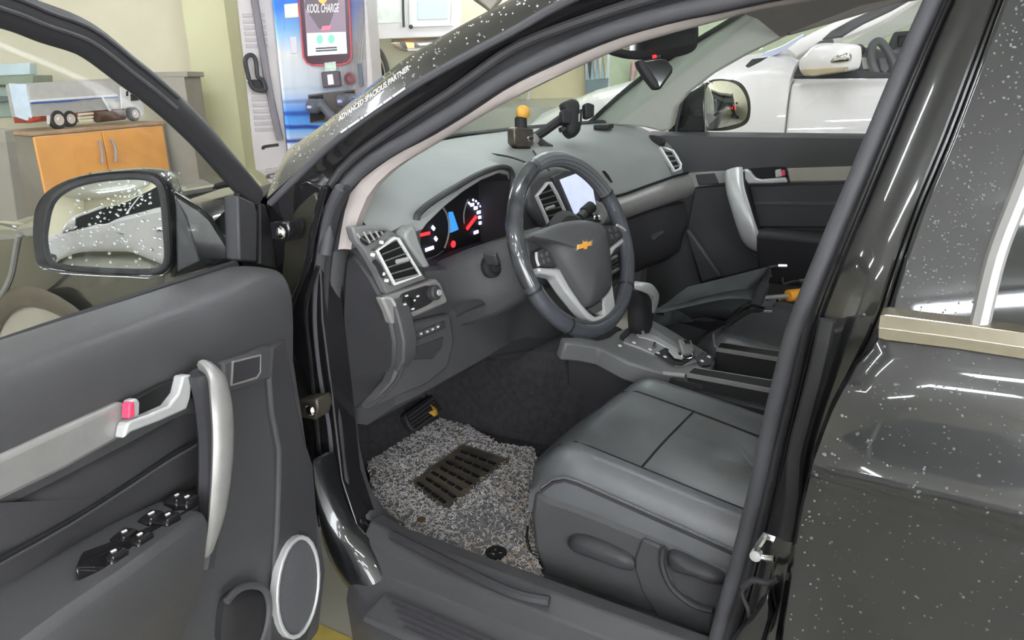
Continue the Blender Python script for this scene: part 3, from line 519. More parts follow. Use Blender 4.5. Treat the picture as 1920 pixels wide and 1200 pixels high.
# ---- dashboard: one loft of profiles from left to right
def yb(x): return max(.37, .60-.33*(abs(x-.12)/.8)**2)
def st(x, tf, lip, inn, rt, rb, ob, mid, kn, un):
    y0 = yb(x); z0 = 1.168
    pts = [(y0, z0), (y0*.6+tf[0]*.4, z0*.6+tf[1]*.4+.006), tf, lip, inn, rt, rb, ob, mid, kn, un, (.62, .60), (.66, 1.0)]
    return [V((x, a, b)) for a, b in pts]
stn = [
 st(-.722, (.27, 1.062), (.245, 1.045), (.235, 1.03), (.235, 1.02), (.24, .96), (.238, .90), (.232, .86), (.24, .70), (.32, .64)),
 st(-.66, (.275, 1.075), (.240, 1.058), (.232, 1.04), (.232, 1.03), (.235, .96), (.232, .90), (.228, .86), (.235, .70), (.32, .64)),
 st(-.615, (.27, 1.085), (.225, 1.065), (.225, 1.045), (.232, 1.035), (.236, .96), (.232, .90), (.23, .86), (.235, .70), (.32, .64)),
 st(-.605, (.27, 1.088), (.22, 1.068), (.222, 1.055), (.325, 1.05), (.325, .97), (.235, .955), (.23, .86), (.235, .70), (.32, .64)),
 st(-.55, (.27, 1.105), (.215, 1.092), (.217, 1.082), (.325, 1.085), (.325, .96), (.235, .945), (.23, .86), (.235, .70), (.32, .64)),
 st(-.49, (.27, 1.125), (.212, 1.113), (.214, 1.103), (.325, 1.105), (.325, .95), (.235, .935), (.23, .86), (.235, .70), (.32, .64)),
 st(-.42, (.27, 1.140), (.212, 1.129), (.214, 1.119), (.325, 1.115), (.325, .95), (.235, .935), (.23, .86), (.235, .70), (.32, .64)),
 st(-.35, (.275, 1.147), (.212, 1.138), (.214, 1.126), (.325, 1.115), (.325, .95), (.235, .935), (.23, .86), (.24, .70), (.32, .64)),
 st(-.305, (.28, 1.147), (.216, 1.134), (.218, 1.116), (.325, 1.105), (.325, .95), (.235, .935), (.235, .86), (.24, .70), (.32, .64)),
 st(-.285, (.285, 1.145), (.225, 1.122), (.226, 1.095), (.322, 1.09), (.322, .95), (.238, .935), (.24, .86), (.24, .70), (.32, .64)),
 st(-.275, (.29, 1.144), (.24, 1.122), (.24, 1.09), (.242, 1.05), (.245, .95), (.245, .935), (.245, .86), (.245, .70), (.30, .64)),
 st(-.20, (.30, 1.142), (.265, 1.115), (.262, 1.08), (.26, 1.05), (.26, .95), (.26, .93), (.26, .86), (.24, .70), (.28, .62)),
 st(-.05, (.31, 1.142), (.285, 1.112), (.278, 1.08), (.275, 1.05), (.268, .95), (.265, .93), (.26, .86), (.22, .70), (.26, .60)),
 st(.12, (.31, 1.142), (.285, 1.112), (.278, 1.08), (.275, 1.05), (.268, .95), (.265, .93), (.26, .86), (.22, .70), (.26, .60)),
 st(.20, (.30, 1.140), (.26, 1.105), (.245, 1.07), (.235, 1.02), (.225, .965), (.215, .95), (.235, .90), (.25, .72), (.32, .66)),
 st(.40, (.29, 1.138), (.25, 1.110), (.225, 1.07), (.212, 1.02), (.20, .975), (.19, .96), (.215, .905), (.23, .72), (.32, .66)),
 st(.58, (.27, 1.132), (.235, 1.105), (.205, 1.07), (.19, 1.02), (.178, .985), (.17, .97), (.195, .915), (.22, .72), (.32, .66)),
 st(.68, (.25, 1.120), (.215, 1.095), (.185, 1.06), (.17, 1.02), (.162, .99), (.156, .975), (.18, .92), (.21, .72), (.32, .66)),
 st(.73, (.25, 1.110), (.225, 1.085), (.205, 1.05), (.20, 1.02), (.19, .99), (.19, .975), (.20, .92), (.22, .72), (.32, .66))]
dash = MB().loft(stn).build('dashboard', 'dash', car, ang=40)
Z7_ = lambda pts: zz(4.286, 640, 400, pts)
dash.data.materials.append(M['plastic'])  # darker lower faces; light falling on the top is painted into its grey
for pl in dash.data.polygons:
    c = pl.center
    if c.y < .36 and c.z < (1.05 if c.x < .16 else .97): pl.material_index = 1
FY = PY(.210)
plate('dashboard_end_band', Z7_([(60, 290), (80, 190), (100, 120), (130, 190), (200, 300), (300, 480), (370, 650), (420, 700), (470, 880), (505, 1040), (500, 1190), (420, 1320), (430, 1180), (435, 1040), (400, 860), (320, 680), (250, 530), (160, 400)]), PX(-.738), .04, 'plastic', car, .004)
# end cap
plate('dashboard_end_cap', [(648, 482), (662, 476), (677, 493), (698, 524), (716, 559), (733, 601), (741, 643), (740, 685), (722, 722), (695, 748), (660, 770), (645, 700), (640, 590), (643, 520)], PX(-.742), .05, 'plastic2', car, .008)
plate('dashboard_lower_panel', [(738, 625), (752, 610), (845, 588), (852, 640), (840, 690), (800, 722), (690, 768), (735, 718), (757, 660)], PY(.212), .03, 'plastic', car, .006)
line('panel_seam', [(747, 600), (759, 650), (754, 690), (735, 725), (690, 766)], PY(.209), .0035, 'plastic2', car)
# cowl edge strip at the glass
cw = [V((x, yb(x)+.004, 1.169)) for x in [i*.07-.7 for i in range(21)]]
MB().tube(cw, .009, 6).build('screen_base_seal', 'void', car)
line('dash_seam', [(838, 288), (900, 287), (950, 293), (990, 306)], PZ(1.147), .0022, 'black', dash)
line('dash_seam', [(1000, 283), (1012, 300), (1030, 320)], PZ(1.143), .0022, 'black', dash)
# cluster surround and lower ledge
B2 = zz(5.7125, 740, 290, [(235, 700), (250, 640), (330, 560), (470, 460), (650, 350), (860, 230), (1010, 165), (1120, 135), (1200, 140), (1245, 180), (1262, 270), (1250, 420), (1225, 600), (1220, 900)])
line('cluster_hood_lip', B2[:-1], PY(.216), .007, 'plastic2', dash)
B3 = zz(5.7125, 740, 290, [(130, 830), (190, 760), (226, 770), (232, 800), (270, 930), (330, 1080), (390, 1200), (330, 1215), (240, 1100), (150, 960), (115, 890)])
plate('cluster_side_bezel', B3, PY(.212), .03, 'dash', dash, .008)
cs_ = [s_ for s_ in stn if -.61 < s_[0].x < -.28]
MB().loft([[s_[4]+V((0, .004, -.003)), s_[5]+V((0, -.003, -.003)), s_[6]+V((0, -.003, .003)), s_[7]+V((0, .03, .004))] for s_ in cs_], ring=False).build('cluster_shade_lining', 'black', dash, solid=.002)  # black lining and side wall added to paint the shade under the hood
MB().prism([V((-.294, .222, 1.118)), V((-.294, .322, 1.10)), V((-.294, .322, .945)), V((-.294, .232, .94))], (.006, 0, 0)).build('cluster_shaded_wall', 'black', dash)
clu = MB().box((-.44, .318, 1.02), (.325, .012, .16)).build('instrument_cluster', 'void', car, .004)
CF = PY(.309)
def seg(name, a, b, wd, mat): 
    p, q = CF(*a), CF(*b); t = (q-p).normalized(); n = V((0, -1, 0)); s = t.cross(n)*wd/2
    MB().prism([p+s, q+s, q-s, p-s], (0, -.003, 0)).build(name, mat, clu)
def C5(x, y): return (740+x/5.7125, 290+y/5.714)
M['dial'] = mk('lit dial marks', (215, 210, 245), .5, emit=.9, ecol=(205, 205, 255), var=.02)
M['lcd'] = mk('lit blue display', (60, 130, 205), .4, emit=.55, ecol=(50, 130, 215), rgb2=(70, 150, 230), vsc=120)
seg('needle', C5(236, 868), C5(370, 838), .0065, 'red'); seg('needle', C5(768, 795), C5(868, 662), .0075, 'red')
for a, b in [((245, 690), (262, 695)), ((322, 690), (345, 705)), ((348, 665), (360, 645)), ((395, 770), (420, 800)), ((425, 885), (445, 915)), ((325, 1022), (410, 992)), ((785, 510), (800, 530)), ((808, 540), (842, 532)), ((846, 575), (880, 566)), ((878, 622), (912, 612)), ((893, 672), (930, 666)), ((900, 734), (940, 724)), ((845, 838), (888, 822)),
             ((832, 495), (838, 475)), ((884, 532), (894, 515)), ((926, 592), (940, 578)), ((945, 664), (970, 656)), ((950, 736), (972, 738)), ((862, 505), (870, 492)), ((908, 556), (918, 545)), ((940, 628), (954, 618)), ((956, 700), (972, 695))]:
    big = abs(a[0]-b[0]) > 25 or a[0] < 450; seg('dial_mark', C5(*a), C5(*b), .0075 if big else .004, 'dial')
plate('display', zz(5.7125, 740, 290, [(578, 615), (612, 610), (675, 800), (592, 835)]), CF, .004, 'lcd', clu, 0, lift=.003)
MB().lathe(CF(*C5(625, 958)), (0, -1, 0), [(.008, 0), (.008, .002), (.003, .003)], 10).build('warning_light', 'red', clu)
line('dial_ring', zz(5.7125, 740, 290, [(520, 568), (560, 640), (582, 740), (580, 840), (560, 930), (535, 1000)]), PY(.305), .0022, 'silver2', clu)
line('dial_ring', zz(5.7125, 740, 290, [(785, 480), (755, 560), (740, 650), (745, 740)]), PY(.305), .0018, 'silver2', clu)
line('dial_ring', zz(5.7125, 740, 290, [(330, 1120), (430, 1090), (520, 1030)]), PY(.305), .0018, 'plastic', clu)
# ---- air vents
def vent(pix, fn, nslat, knob, parent=car, fr=.006, mat='bright', ends=None, lift=.006):
    v = frame('air_vent', pix, fn, fr, .01, mat, parent, lift=lift)
    plate('vent_back', pix, fn, .012, 'void', v, 0, lift=.002)
    (a0, a1), (b0, b1) = ends
    for k in range(nslat):
        t = (k+.5)/nslat
        p = fn(a0[0]+(a1[0]-a0[0])*t, a0[1]+(a1[1]-a0[1])*t); q = fn(b0[0]+(b1[0]-b0[0])*t, b0[1]+(b1[1]-b0[1])*t)
        n = face_out([fn(*z) for z in pix]); up = (q-p).cross(n).normalized()*.0055
        MB().prism([p+n*.002+up*.2, q+n*.002+up*.2, q+n*.0065-up*.5, p+n*.0065-up*.5], -n*.002+up*.45).build('slat', 'silver2', v)
    if knob:
        n = face_out([fn(*z) for z in pix]); k0, k1 = fn(*knob[0])+n*.008, fn(*knob[1])+n*.008; MB().tube([k0, k1], .0045, 8).build('knob', 'silver', v)
    return v
Z7 = lambda pts: zz(4.286, 640, 400, pts)
vent(Z7([(265, 300), (410, 185), (450, 195), (632, 495), (410, 578)]), FY, 6, [(Z7([(420, 385)])[0]), (Z7([(505, 365)])[0])], ends=((Z7([(285, 250)])[0], Z7([(405, 570)])[0]), (Z7([(440, 175)])[0], Z7([(620, 520)])[0])))
sv = frame('demister_vent', Z7([(110, 160), (180, 148), (270, 138), (360, 150), (290, 205), (215, 250), (160, 215)]), PL((-.70, .208, 1.048), (0, -.75, .65)), .003, .006, 'plastic', car, lift=.004)
plate('vent_back', Z7([(110, 160), (180, 148), (270, 138), (360, 150), (290, 205), (215, 250), (160, 215)]), PL((-.70, .208, 1.048), (0, -.75, .65)), .006, 'void', sv, 0, lift=.002)
for a, b in [((125, 165), (150, 200)), ((178, 152), (232, 240)), ((225, 148), (270, 218)), ((275, 145), (305, 195)), ((318, 145), (335, 172))]:
    line('slat', Z7([a, b]), PL((-.70, .203, 1.051), (0, -.75, .65)), .0022, 'silver2', sv, k=0, n=6)
vs_ = plate('vent_surround', Z7([(90, 110), (230, 100), (360, 120), (450, 165), (560, 340), (690, 530), (370, 650), (290, 470), (190, 300), (120, 220)]), PY(.219), .02, 'console', dash, .004)
line('thumb_wheel', Z7([(265, 385), (300, 430), (335, 510)]), FY, .005, 'black', vs_, n=6)
for q in ((242, 332), (326, 485), (353, 538), (312, 232)):
    MB().lathe(FY(*Z7([q])[0]), (0, -1, 0), [(.0035, 0), (.0035, .006), (.001, .007)], 6).build('vent_mark', 'white', vs_)
# silver light-switch panel
lp = plate('switch_panel', Z7([(325, 680), (400, 655), (765, 527), (800, 560), (855, 690), (855, 725), (475, 882), (410, 895), (380, 800)]), PY(.208), .02, 'silver2', dash, .005)
line('panel_edge', Z7([(335, 685), (395, 685), (440, 760), (478, 875)]), PY(.206), .003, 'silver', lp)
pod = plate('switch_pod', Z7([(480, 690), (500, 650), (560, 625), (640, 600), (700, 582), (750, 600), (768, 650), (745, 705), (690, 745), (560, 800), (510, 780), (485, 740)]), PY(.203), .012, 'black', dash, .004, curve=3)
for (x, y), r, h, m in [((725, 640), .0155, .016, 'plastic2'), ((735, 642), .007, .019, 'silver'), ((548, 710), .009, .004, 'void')]:
    MB().lathe(PY(.203)(*Z7([(x, y)])[0]), (0, -1, .2), [(r, 0), (r, h*.8), (r*.8, h), (r*.3, h)], 16).build('rotary_knob', m, pod)
for x, y in [(525, 662), (615, 665), (585, 700), (512, 730), (575, 768)]:
    MB().box(PY(.201)(*Z7([(x, y)])[0]), (.006, .003, .003)).build('switch_mark', 'white', pod)
plate('button_row', Z7([(600, 965), (835, 862), (845, 920), (615, 1020)]), PY(.2085), .006, 'plastic2', dash, .002)
for x, y in [(642, 966), (692, 948), (735, 930), (778, 910)]:
    b_ = plate('button', Z7([(x-18, y-14), (x+18, y-26), (x+20, y+18), (x-15, y+32)]), PY(.206), .006, 'plastic', dash, .001)
    MB().box(PY(.2045)(*Z7([(x, y+2)])[0]), (.005, .002, .0035)).build('button_mark', 'white', b_)
plate('coin_pocket', Z7([(580, 1085), (830, 990), (800, 1090), (740, 1170), (570, 1180)]), PY(.2085), .008, 'plastic2', dash, .003)
# ---- steering column, ignition, stalks
col = []
for y, hw, t, bt in((.30, .13, .06, .10), (.2, .135, .065, .105), (.14, .12, .062, .10), (.08, .085, .05, .08), (.05, .06, .04, .06)):
    zc = .991-.36*y; col.append([V((-.40+a*hw, y, zc+(t if b > 0 else bt)*b)) for a, b in((-1, -.5), (-1, .6), (-.8, 1), (.8, 1), (1, .6), (1, -.5), (.7, -1), (-.7, -1))])
cs = MB().loft(col).build('column_shroud', 'plastic', car, .012, seg=3)
ig = MB().lathe(PY(.13)(918, 500), (-.25, -1, .25), [(.024, 0), (.024, .010), (.014, .012), (.013, .02)], 16).build('ignition_switch', 'black', cs)
MB().box(PY(.095)(922, 484), (.013, .03, .026), Matrix.Rotation(R(-25), 3, 'Y')).build('ignition_knob', 'plastic2', ig, .003)
line('stalk', [(850, 590), (880, 575), (925, 560)], PY(.16), .009, 'plastic2', cs)
plate('knee_panel', [(800, 640), (860, 610), (1000, 600), (1060, 640), (1000, 660), (880, 680), (830, 700)], PY(.245), .02, 'plastic2', car, .01)
# ---- steering wheel
WC = V((-.40, -.004, .993)); T = R(20.2); PSI = R(7); wu = V((math.cos(PSI), -math.sin(PSI), 0)); ww = V((-math.sin(PSI)*math.cos(T), -math.cos(PSI)*math.cos(T), math.sin(T))); wv = ww.cross(wu)
def PWl(h): return PL(WC+ww*h, ww)
WR = .182
def rimpt(a, r=.182, h=0): return WC+(wu*math.cos(a)+wv*math.sin(a))*r+ww*h
wheel = MB().tube([rimpt(R(a)) for a in range(0, 360, 6)], .0165, 12, True).build('steering_wheel', 'rim', car)
MB().tube([rimpt(R(a), WR) for a in range(112, 200, 4)], .0175, 12).build('rim_insert', 'wood', wheel)
MB().tube([rimpt(R(a), WR) for a in range(28, 112, 4)], .0168, 12).build('rim_grip', 'leather', wheel)
for a in (28, 200, 318, 236): 
    MB().tube([rimpt(R(a-.8)), rimpt(R(a+.8))], .0178, 12).build('rim_joint', 'black', wheel)
MB().tube([rimpt(R(a), .168, .010) for a in range(200, 380, 5)], .0028, 6).build('rim_stitching', 'plastic', wheel)
Z8 = lambda pts: zz(3, 900, 260, pts)
MB().lathe(WC-ww*.07, ww, [(.05, -.02), (.06, .03), (.075, .06), (.06, .075)], 20).build('hub', 'black', wheel)
air = [(300, 550), (350, 512), (450, 474), (560, 458), (640, 468), (690, 492), (712, 560), (726, 650), (734, 740), (738, 825), (722, 862), (690, 895), (620, 945), (580, 905), (520, 815), (450, 700), (415, 630), (380, 588)]
hubc = pillow('hub_cover', Z8(air), PWl(.012), .05, .03, 'plastic', wheel, curve=3, K=6, pw=.6)
plate('spoke', Z8([(255, 560), (300, 545), (420, 600), (480, 740), (340, 760), (300, 730), (262, 640)]), PWl(-.008), .03, 'plastic2', wheel, .008)
plate('spoke', Z8([(690, 480), (800, 490), (870, 560), (845, 600), (760, 660), (720, 700)]), PWl(-.008), .03, 'plastic2', wheel, .008)
plate('spoke_trim', Z8([(325, 722), (450, 727), (505, 825), (565, 915), (620, 978), (652, 1002), (700, 990), (694, 930), (700, 898), (735, 858), (745, 800), (760, 900), (775, 1000), (740, 1032), (680, 1052), (630, 1032), (560, 952), (480, 852), (430, 775), (340, 755)]), PWl(.004), .03, 'silver', wheel, .005)
plate('spoke_trim', Z8([(716, 632), (800, 562), (832, 540), (838, 566), (765, 622), (738, 664), (748, 810), (738, 850), (726, 740)]), PWl(.006), .03, 'silver', wheel, .004)
plate('lower_badge_panel', Z8([(615, 955), (690, 905), (698, 960), (650, 985)]), PWl(.0), .02, 'plastic', wheel, .003)
for pix in ([(318, 640), (362, 605), (438, 718), (332, 714)], [(688, 498), (758, 486), (824, 540), (720, 604)]):
    pd = plate('button_pod', Z8(pix), PWl(.010), .03, 'plastic2', wheel, .004)
    cx = sum(p[0] for p in pix)/4; cy = sum(p[1] for p in pix)/4
    for dx, dy in ((-22, -12), (12, -22), (-10, 22), (22, 14)):
        MB().lathe(PWl(.010)(*Z8([(cx+dx*.9, cy+dy)])[0]), ww, [(.0055, 0), (.0055, .003), (.003, .004)], 8).build('button', 'plastic', pd)
line('pod_edge', Z8([(316, 640), (318, 680), (330, 716)]), PWl(.012), .003, 'silver', wheel, k=3)
line('pod_edge', Z8([(770, 486), (805, 505), (832, 538)]), PWl(.012), .003, 'silver', wheel, k=3)
tie = [(548, 596), (580, 588), (582, 574), (605, 571), (604, 581), (632, 571), (630, 602), (607, 606), (606, 624), (585, 628), (586, 615), (551, 628)]
cen = (590, 600)
plate('emblem_border', Z8([(cen[0]+(x-cen[0])*1.08, cen[1]+(y-cen[1])*1.14) for x, y in tie]), PWl(.041), .012, 'chrome', wheel, .0006)
plate('emblem', Z8([(cen[0]+(x-cen[0])*.9, cen[1]+(y-cen[1])*.8) for x, y in tie]), PWl(.0425), .01, 'gold', wheel, .0005)
# ---- centre stack
CY = PL((.0, .243, 1.0), (0, -1, .12))
Z9 = lambda pts: zz(5.7125, 1000, 310, pts)
plate('stack_panel', Z9([(-60, 200), (60, 90), (180, 70), (260, 30), (420, 60), (620, 160), (760, 330), (900, 560), (820, 640), (300, 720), (100, 640), (-20, 480)]), CY, .03, 'plastic', car, .01)
vent(Z9([(8, 330), (125, 180), (165, 178), (235, 300), (358, 575), (200, 660), (140, 640)]), CY, 6, [Z9([(112, 465)])[0], Z9([(190, 440)])[0]], ends=((Z9([(20, 290)])[0], Z9([(140, 640)])[0]), (Z9([(190, 230)])[0], Z9([(350, 600)])[0])), lift=.01)
plate('screen_bezel', Z9([(175, 130), (300, 60), (470, 70), (580, 190), (640, 440), (400, 560), (350, 540)]), CY, .02, 'plastic2', car, .004, lift=.012)
M['screen'] = mk('lit navigation screen', (150, 158, 175), .25, emit=.55, ecol=(190, 198, 222), rgb2=(168, 172, 186), vsc=25)
plate('navigation_screen', Z9([(235, 158), (430, 85), (510, 120), (575, 200), (618, 425), (395, 530)]), CY, .004, 'screen', car, .001, lift=.016)
plate('stack_trim', Z9([(700, 60), (745, 110), (790, 190), (775, 190), (735, 130)]), CY, .02, 'black', car, .002, lift=.02)
w_ = PL((.02, .13, .98), (-.3, -1, .2))
ws2 = MB().tube([w_(*Z9([(500, 560)])[0]), w_(*Z9([(590, 470)])[0])], .013, 10).build('wiper_stalk', 'plastic', car)
MB().tube([w_(*Z9([(545, 510)])[0]), w_(*Z9([(625, 440)])[0])], .0155, 10).build('stalk_end', 'black', ws2)
for x, y, r in ((605, 575, .011), (655, 570, .013)): MB().lathe(CY(*Z9([(x, y)])[0]), (-.2, -1, .2), [(r, 0), (r, .02), (r*.7, .025)], 14).build('dash_knob', 'chrome', car)
plate('control_strip', Z9([(630, 490), (730, 460), (800, 520), (820, 590), (720, 620), (640, 580)]), CY, .02, 'silver2', car, .004, lift=.004)
for k in range(4):
    plate('stack_button', Z9([(825+k*3, 995+k*48), (905+k*6, 950+k*46), (912+k*6, 985+k*46), (832+k*3, 1032+k*48)]), PL((.05, .22, .8), (-.1, -1, .2)), .015, 'silver2' if k in (0, 3) else 'plastic2', car, .002)
# passenger side: silver band, glove box, vent
band = []
for x, y, zt, zb in((.16, .222, .985, .915), (.3, .208, .985, .912), (.45, .196, .992, .915), (.6, .178, 1.0, .92), (.70, .158, 1.003, .925)):
    m = (zt+zb)/2; band.append([V((x, y-.004, zt)), V((x, y-.022, zt-.012)), V((x, y-.03, m)), V((x, y-.02, zb+.012)), V((x, y, zb)), V((x, y+.03, zb)), V((x, y+.03, zt))])
MB().loft(band).build('dash_band', 'silver2', car, ang=50)
MB().tube([V((x, y-.004, zt+.004)) for x, y, zt in((.16, .222, .985), (.3, .208, .985), (.45, .196, .992), (.6, .178, 1.0), (.70, .158, 1.003))], .0035, 6).build('band_gap', 'void', car)
gb = []
for x, y in((.2, .235), (.35, .215), (.5, .2), (.62, .185), (.70, .175)): gb.append([V((x, y-.01, .91)), V((x, y-.025, .86)), V((x, y, .74)), V((x, y+.05, .70)), V((x, y+.1, .72)), V((x, y+.1, .91))])
gl = MB().loft(gb).build('glove_box', 'plastic2', car, .006)
line('glove_box_latch', [(1225, 445), (1240, 436)], PY(.178), .009, 'plastic', gl, k=0)
pv = PL((.64, .165, 1.055), (-.55, -.75, .35))
Z10 = lambda pts: zz(3.692, 1140, 240, pts)
vent(Z10([(345, 138), (400, 142), (445, 160), (500, 255), (495, 290), (450, 310), (425, 270)]), pv, 4, None, ends=((Z10([(350, 135)])[0], Z10([(440, 300)])[0]), (Z10([(425, 150)])[0], Z10([(500, 275)])[0])), lift=.012, fr=.006)
MB().lathe(PL((.66, .25, 1.12), (0, -.3, 1))(1232, 262), (-.1, -.4, 1), [(.03, -.01), (.03, .004), (.022, .005), (.018, .001)], 16).build('dash_speaker', 'black', car)
MB().box(PZ(1.165)(1132, 237), (.075, .05, .014), Matrix.Rotation(R(12), 3, 'Z')).build('sun_sensor', 'black', car, .003)
# ---- driver seat: cushion as one smooth surface
def seat(name, x0, x1, yf, yr, ztop, mat='leather', detail=True):
    nx, ny = 29, 33; top = []
    for j in range(ny):
        v = j/(ny-1); row = []
        for i in range(nx):
            u = i/(nx-1); ex = abs(2*u-1)
            x = x0+(x1-x0)*u; y = yf+(yr-yf)*v
            z = ztop - .088*v - .05*max(0, 1-v/.14)**2.2          # falls to the back, rounds at the front
            z += (.007 if u < .5 else .016)*math.exp(-((ex-.80)/.13)**2)*(.3+.7*v)        # side bolsters
            z -= .036*max(0, (ex-.88)/.12)**2                       # rounded flanks
            z -= .010*math.exp(-((v-.62)/.18)**2)*math.exp(-(ex/.5)**2)
            if detail:      # hollows and ridges worn into the leather
                z += .007*math.exp(-((u-.52-.35*(v-.6))/.10)**2-((v-.52)/.10)**2) - .007*math.exp(-((u-.60)/.13)**2-((v-.66)/.09)**2) + .006*math.exp(-((u-.40)/.16)**2-((v-.72)/.08)**2)
            y += -.02*(ex**3)*(1-v)
            row.append(V((x, y, z)))
        top.append(row)
    b = MB(); rings = []
    for row in top:
        zb = row[0].z; rings.append([row[0]+V((.015, 0, -.105)), row[0]+V((-.012, 0, -.09)), row[0]+V((-.014, 0, -.055)), row[0]+V((-.010, 0, -.02))]+row+[row[-1]+V((.010, 0, -.02)), row[-1]+V((.014, 0, -.055)), row[-1]+V((.012, 0, -.09)), row[-1]+V((-.015, 0, -.105))])
    f0 = [p+V((0, .028, -.02)) for p in rings[0]]; f0 = [V((p.x, p.y, max(p.z, ztop-.145))) for p in f0]
    f1 = [V((p.x, p.y-.004, ztop-.15)) for p in f0]
    rings = [f1, f0]+rings
    o = b.loft(rings).build(name, mat, car, ang=70)
    def surf(u, v):
        i = min(nx-2, int(u*(nx-1))); j = min(ny-2, int(v*(ny-1))); a = u*(nx-1)-i; c = v*(ny-1)-j
        return (top[j][i].lerp(top[j][i+1], a)).lerp(top[j+1][i].lerp(top[j+1][i+1], a), c)
    return o, surf
ds, sf = seat('driver_seat', -.668, -.235, -.055, -.60, .676)
M['seam'] = mk('seam thread', (20, 20, 22), .6, var=.1)
M['thread'] = mk('grey stitching', (105, 103, 105), .6, var=.2, vsc=300)
MB().tube([sf(u, .36)+V((0, 0, .0005)) for u in [.10+.64*k/14 for k in range(15)]], .0022, 6).build('cushion_seam', 'seam', ds)
MB().tube([sf(.745+.02*k/14, .06+.9*k/14)+V((0, 0, .0005)) for k in range(15)], .0022, 6).build('cushion_seam', 'seam', ds)
MB().tube([sf(.095+.0*k, .04+.92*k/14)+V((0, 0, .0004)) for k in range(15)], .0016, 6).build('cushion_seam', 'seam', ds)
for dz, m, r in((-.012, 'plastic2', .0035), (-.004, 'thread', .0017)):
    MB().tube([sf(0, v)+V((-.009-(.001 if r < .003 else 0), 0, dz-.006)) for v in [k/20 for k in range(21)]], r, 6).build('piping', m, ds)
for q, (px0, amp) in enumerate([(.30, .9), (.5, 1), (.62, .8)]):      # soft creases in the leather
    pts = [sf(px0+.16*math.sin(k/3+q), .45+.035*k)+V((0, 0, -.0005)) for k in range(12)]
    MB().tube(pts, [.0005+.0025*math.sin(math.pi*k/11) for k in range(12)], 6, sx=.5).build('leather_crease', 'leather', ds)
# plastic base of the seat
SX = PX(-.688); Z3 = lambda pts: zz(2.3077, 960, 680, pts)
bp = plate('seat_base', Z3([(92, 560), (150, 585), (300, 635), (560, 740), (700, 795), (905, 890), (1000, 930), (960, 1130), (930, 1250), (700, 1250), (560, 1170), (350, 1070), (200, 1000), (112, 950), (120, 880), (92, 800), (75, 660)]), SX, .38, 'plastic', ds, .012)
pillow('height_lever', Z3([(240, 775), (265, 748), (330, 755), (430, 795), (518, 845), (520, 900), (430, 868), (310, 828), (252, 802)]), PX(-.695), .01, .016, 'plastic2', ds, curve=3)
plate('recliner_cover', Z3([(530, 845), (562, 762), (655, 802), (665, 880), (700, 965), (780, 1035), (875, 1065), (862, 1110), (860, 1240), (760, 1230), (640, 1120), (560, 990), (532, 900)]), PX(-.694), .01, 'plastic', ds, .004)
line('recliner_groove', Z3([(655, 800), (650, 870), (690, 970), (780, 1045), (870, 1075)]), PX(-.697), .006, 'plastic2', ds)
pillow('recliner_handle', Z3([(672, 850), (690, 820), (800, 868), (908, 922), (905, 962), (800, 925), (690, 892)]), PX(-.698), .012, .014, 'plastic2', ds, curve=3)
line('seat_wire', Z3([(68, 700), (65, 760), (80, 815), (125, 838)]), PX(-.68), .003, 'chrome', ds)
plate('seat_rail', Z3([(80, 950), (200, 1000), (560, 1180), (560, 1240), (180, 1050), (75, 985)]), PX(-.66), .03, 'black', ds, .004)
plate('rail_cap', Z3([(150, 1010), (170, 990), (196, 998), (175, 1018)]), PX(-.70), .012, 'white', ds, .001)
def backrest(name, xc, w, parent):
    r = []
    for z, y, hw, th in((.60, -.60, w, .07), (.75, -.64, w, .065), (.95, -.70, w*.97, .06), (1.1, -.76, w*.85, .05), (1.2, -.79, w*.6, .045), (1.22, -.80, w*.4, .02)):
        r.append([V((xc+a*hw, y+b*th, z)) for a, b in((-1, .3), (-.75, 1), (.75, 1), (1, .3), (1, -.8), (-1, -.8))])
    MB().loft(r).build(name, 'leather', parent, .015, seg=3)
    MB().box((xc, -.83, 1.32), (.25, .09, .16), Matrix.Rotation(R(12), 3, 'X')).build('headrest', 'leather', parent, .03, seg=4)
backrest('backrest', -.44, .23, ds)
ps, psf = seat('passenger_seat', .10, .55, -.10, -.60, .672)
plate('seat_side', [(1335, 622), (1342, 648), (1480, 668), (1480, 760), (1345, 750), (1332, 690)], PX(.105), .1, 'leather', ps, .01)
backrest('backrest', .36, .23, ps)
# ---- centre console
CT = lambda a, b: PN(a, b, V((-.1, -.1, .665)), V((0, -.30, 1)))     # tilted top, rising to the dash
Z11 = lambda pts: zz(6.4, 1060, 580, pts)
top_o = Z11([(-60, 330), (150, 330), (380, 370), (520, 330), (600, 270), (880, 150), (1050, 125), (1200, 200), (1450, 350), (1700, 510), (1810, 630), (1750, 710), (1600, 740), (1440, 820), (1180, 760), (760, 640), (420, 460), (200, 420), (0, 400)])
con = plate('centre_console', top_o, CT, .05, 'console', car, .006)
# side wall of the console, down to the tunnel
sw = [[PX(-.185)(a, b)+V((0, 0, .0)) for a, b in((1062, 610), (1085, 640), (1130, 672), (1180, 690), (1250, 703), (1290, 712), (1460, 742))], ]
wt = sw[0]; MB().loft([[p, p+V((.0, 0, -.25)), p+V((.06, 0, -.25)), p+V((.06, 0, -.005))] for p in wt]).build('console_side', 'plastic2', con, .006)
line('console_trim_edge', [(1075, 625), (1110, 655), (1150, 670), (1230, 697), (1285, 705)], PX(-.188), .006, 'silver2', con)
gp = plate('shift_plate', Z11([(640, 350), (700, 290), (860, 180), (1040, 230), (1330, 420), (1500, 560), (1640, 560), (1580, 640), (1430, 690), (1330, 690), (1180, 610), (900, 480), (700, 410)]), CT, .008, 'gate', con, .003, lift=.004)
plate('shift_slot', Z11([(645, 345), (700, 280), (790, 220), (885, 170), (890, 250), (780, 310), (710, 370), (690, 405), (655, 380)]), CT, .004, 'black', con, .001, lift=.008)
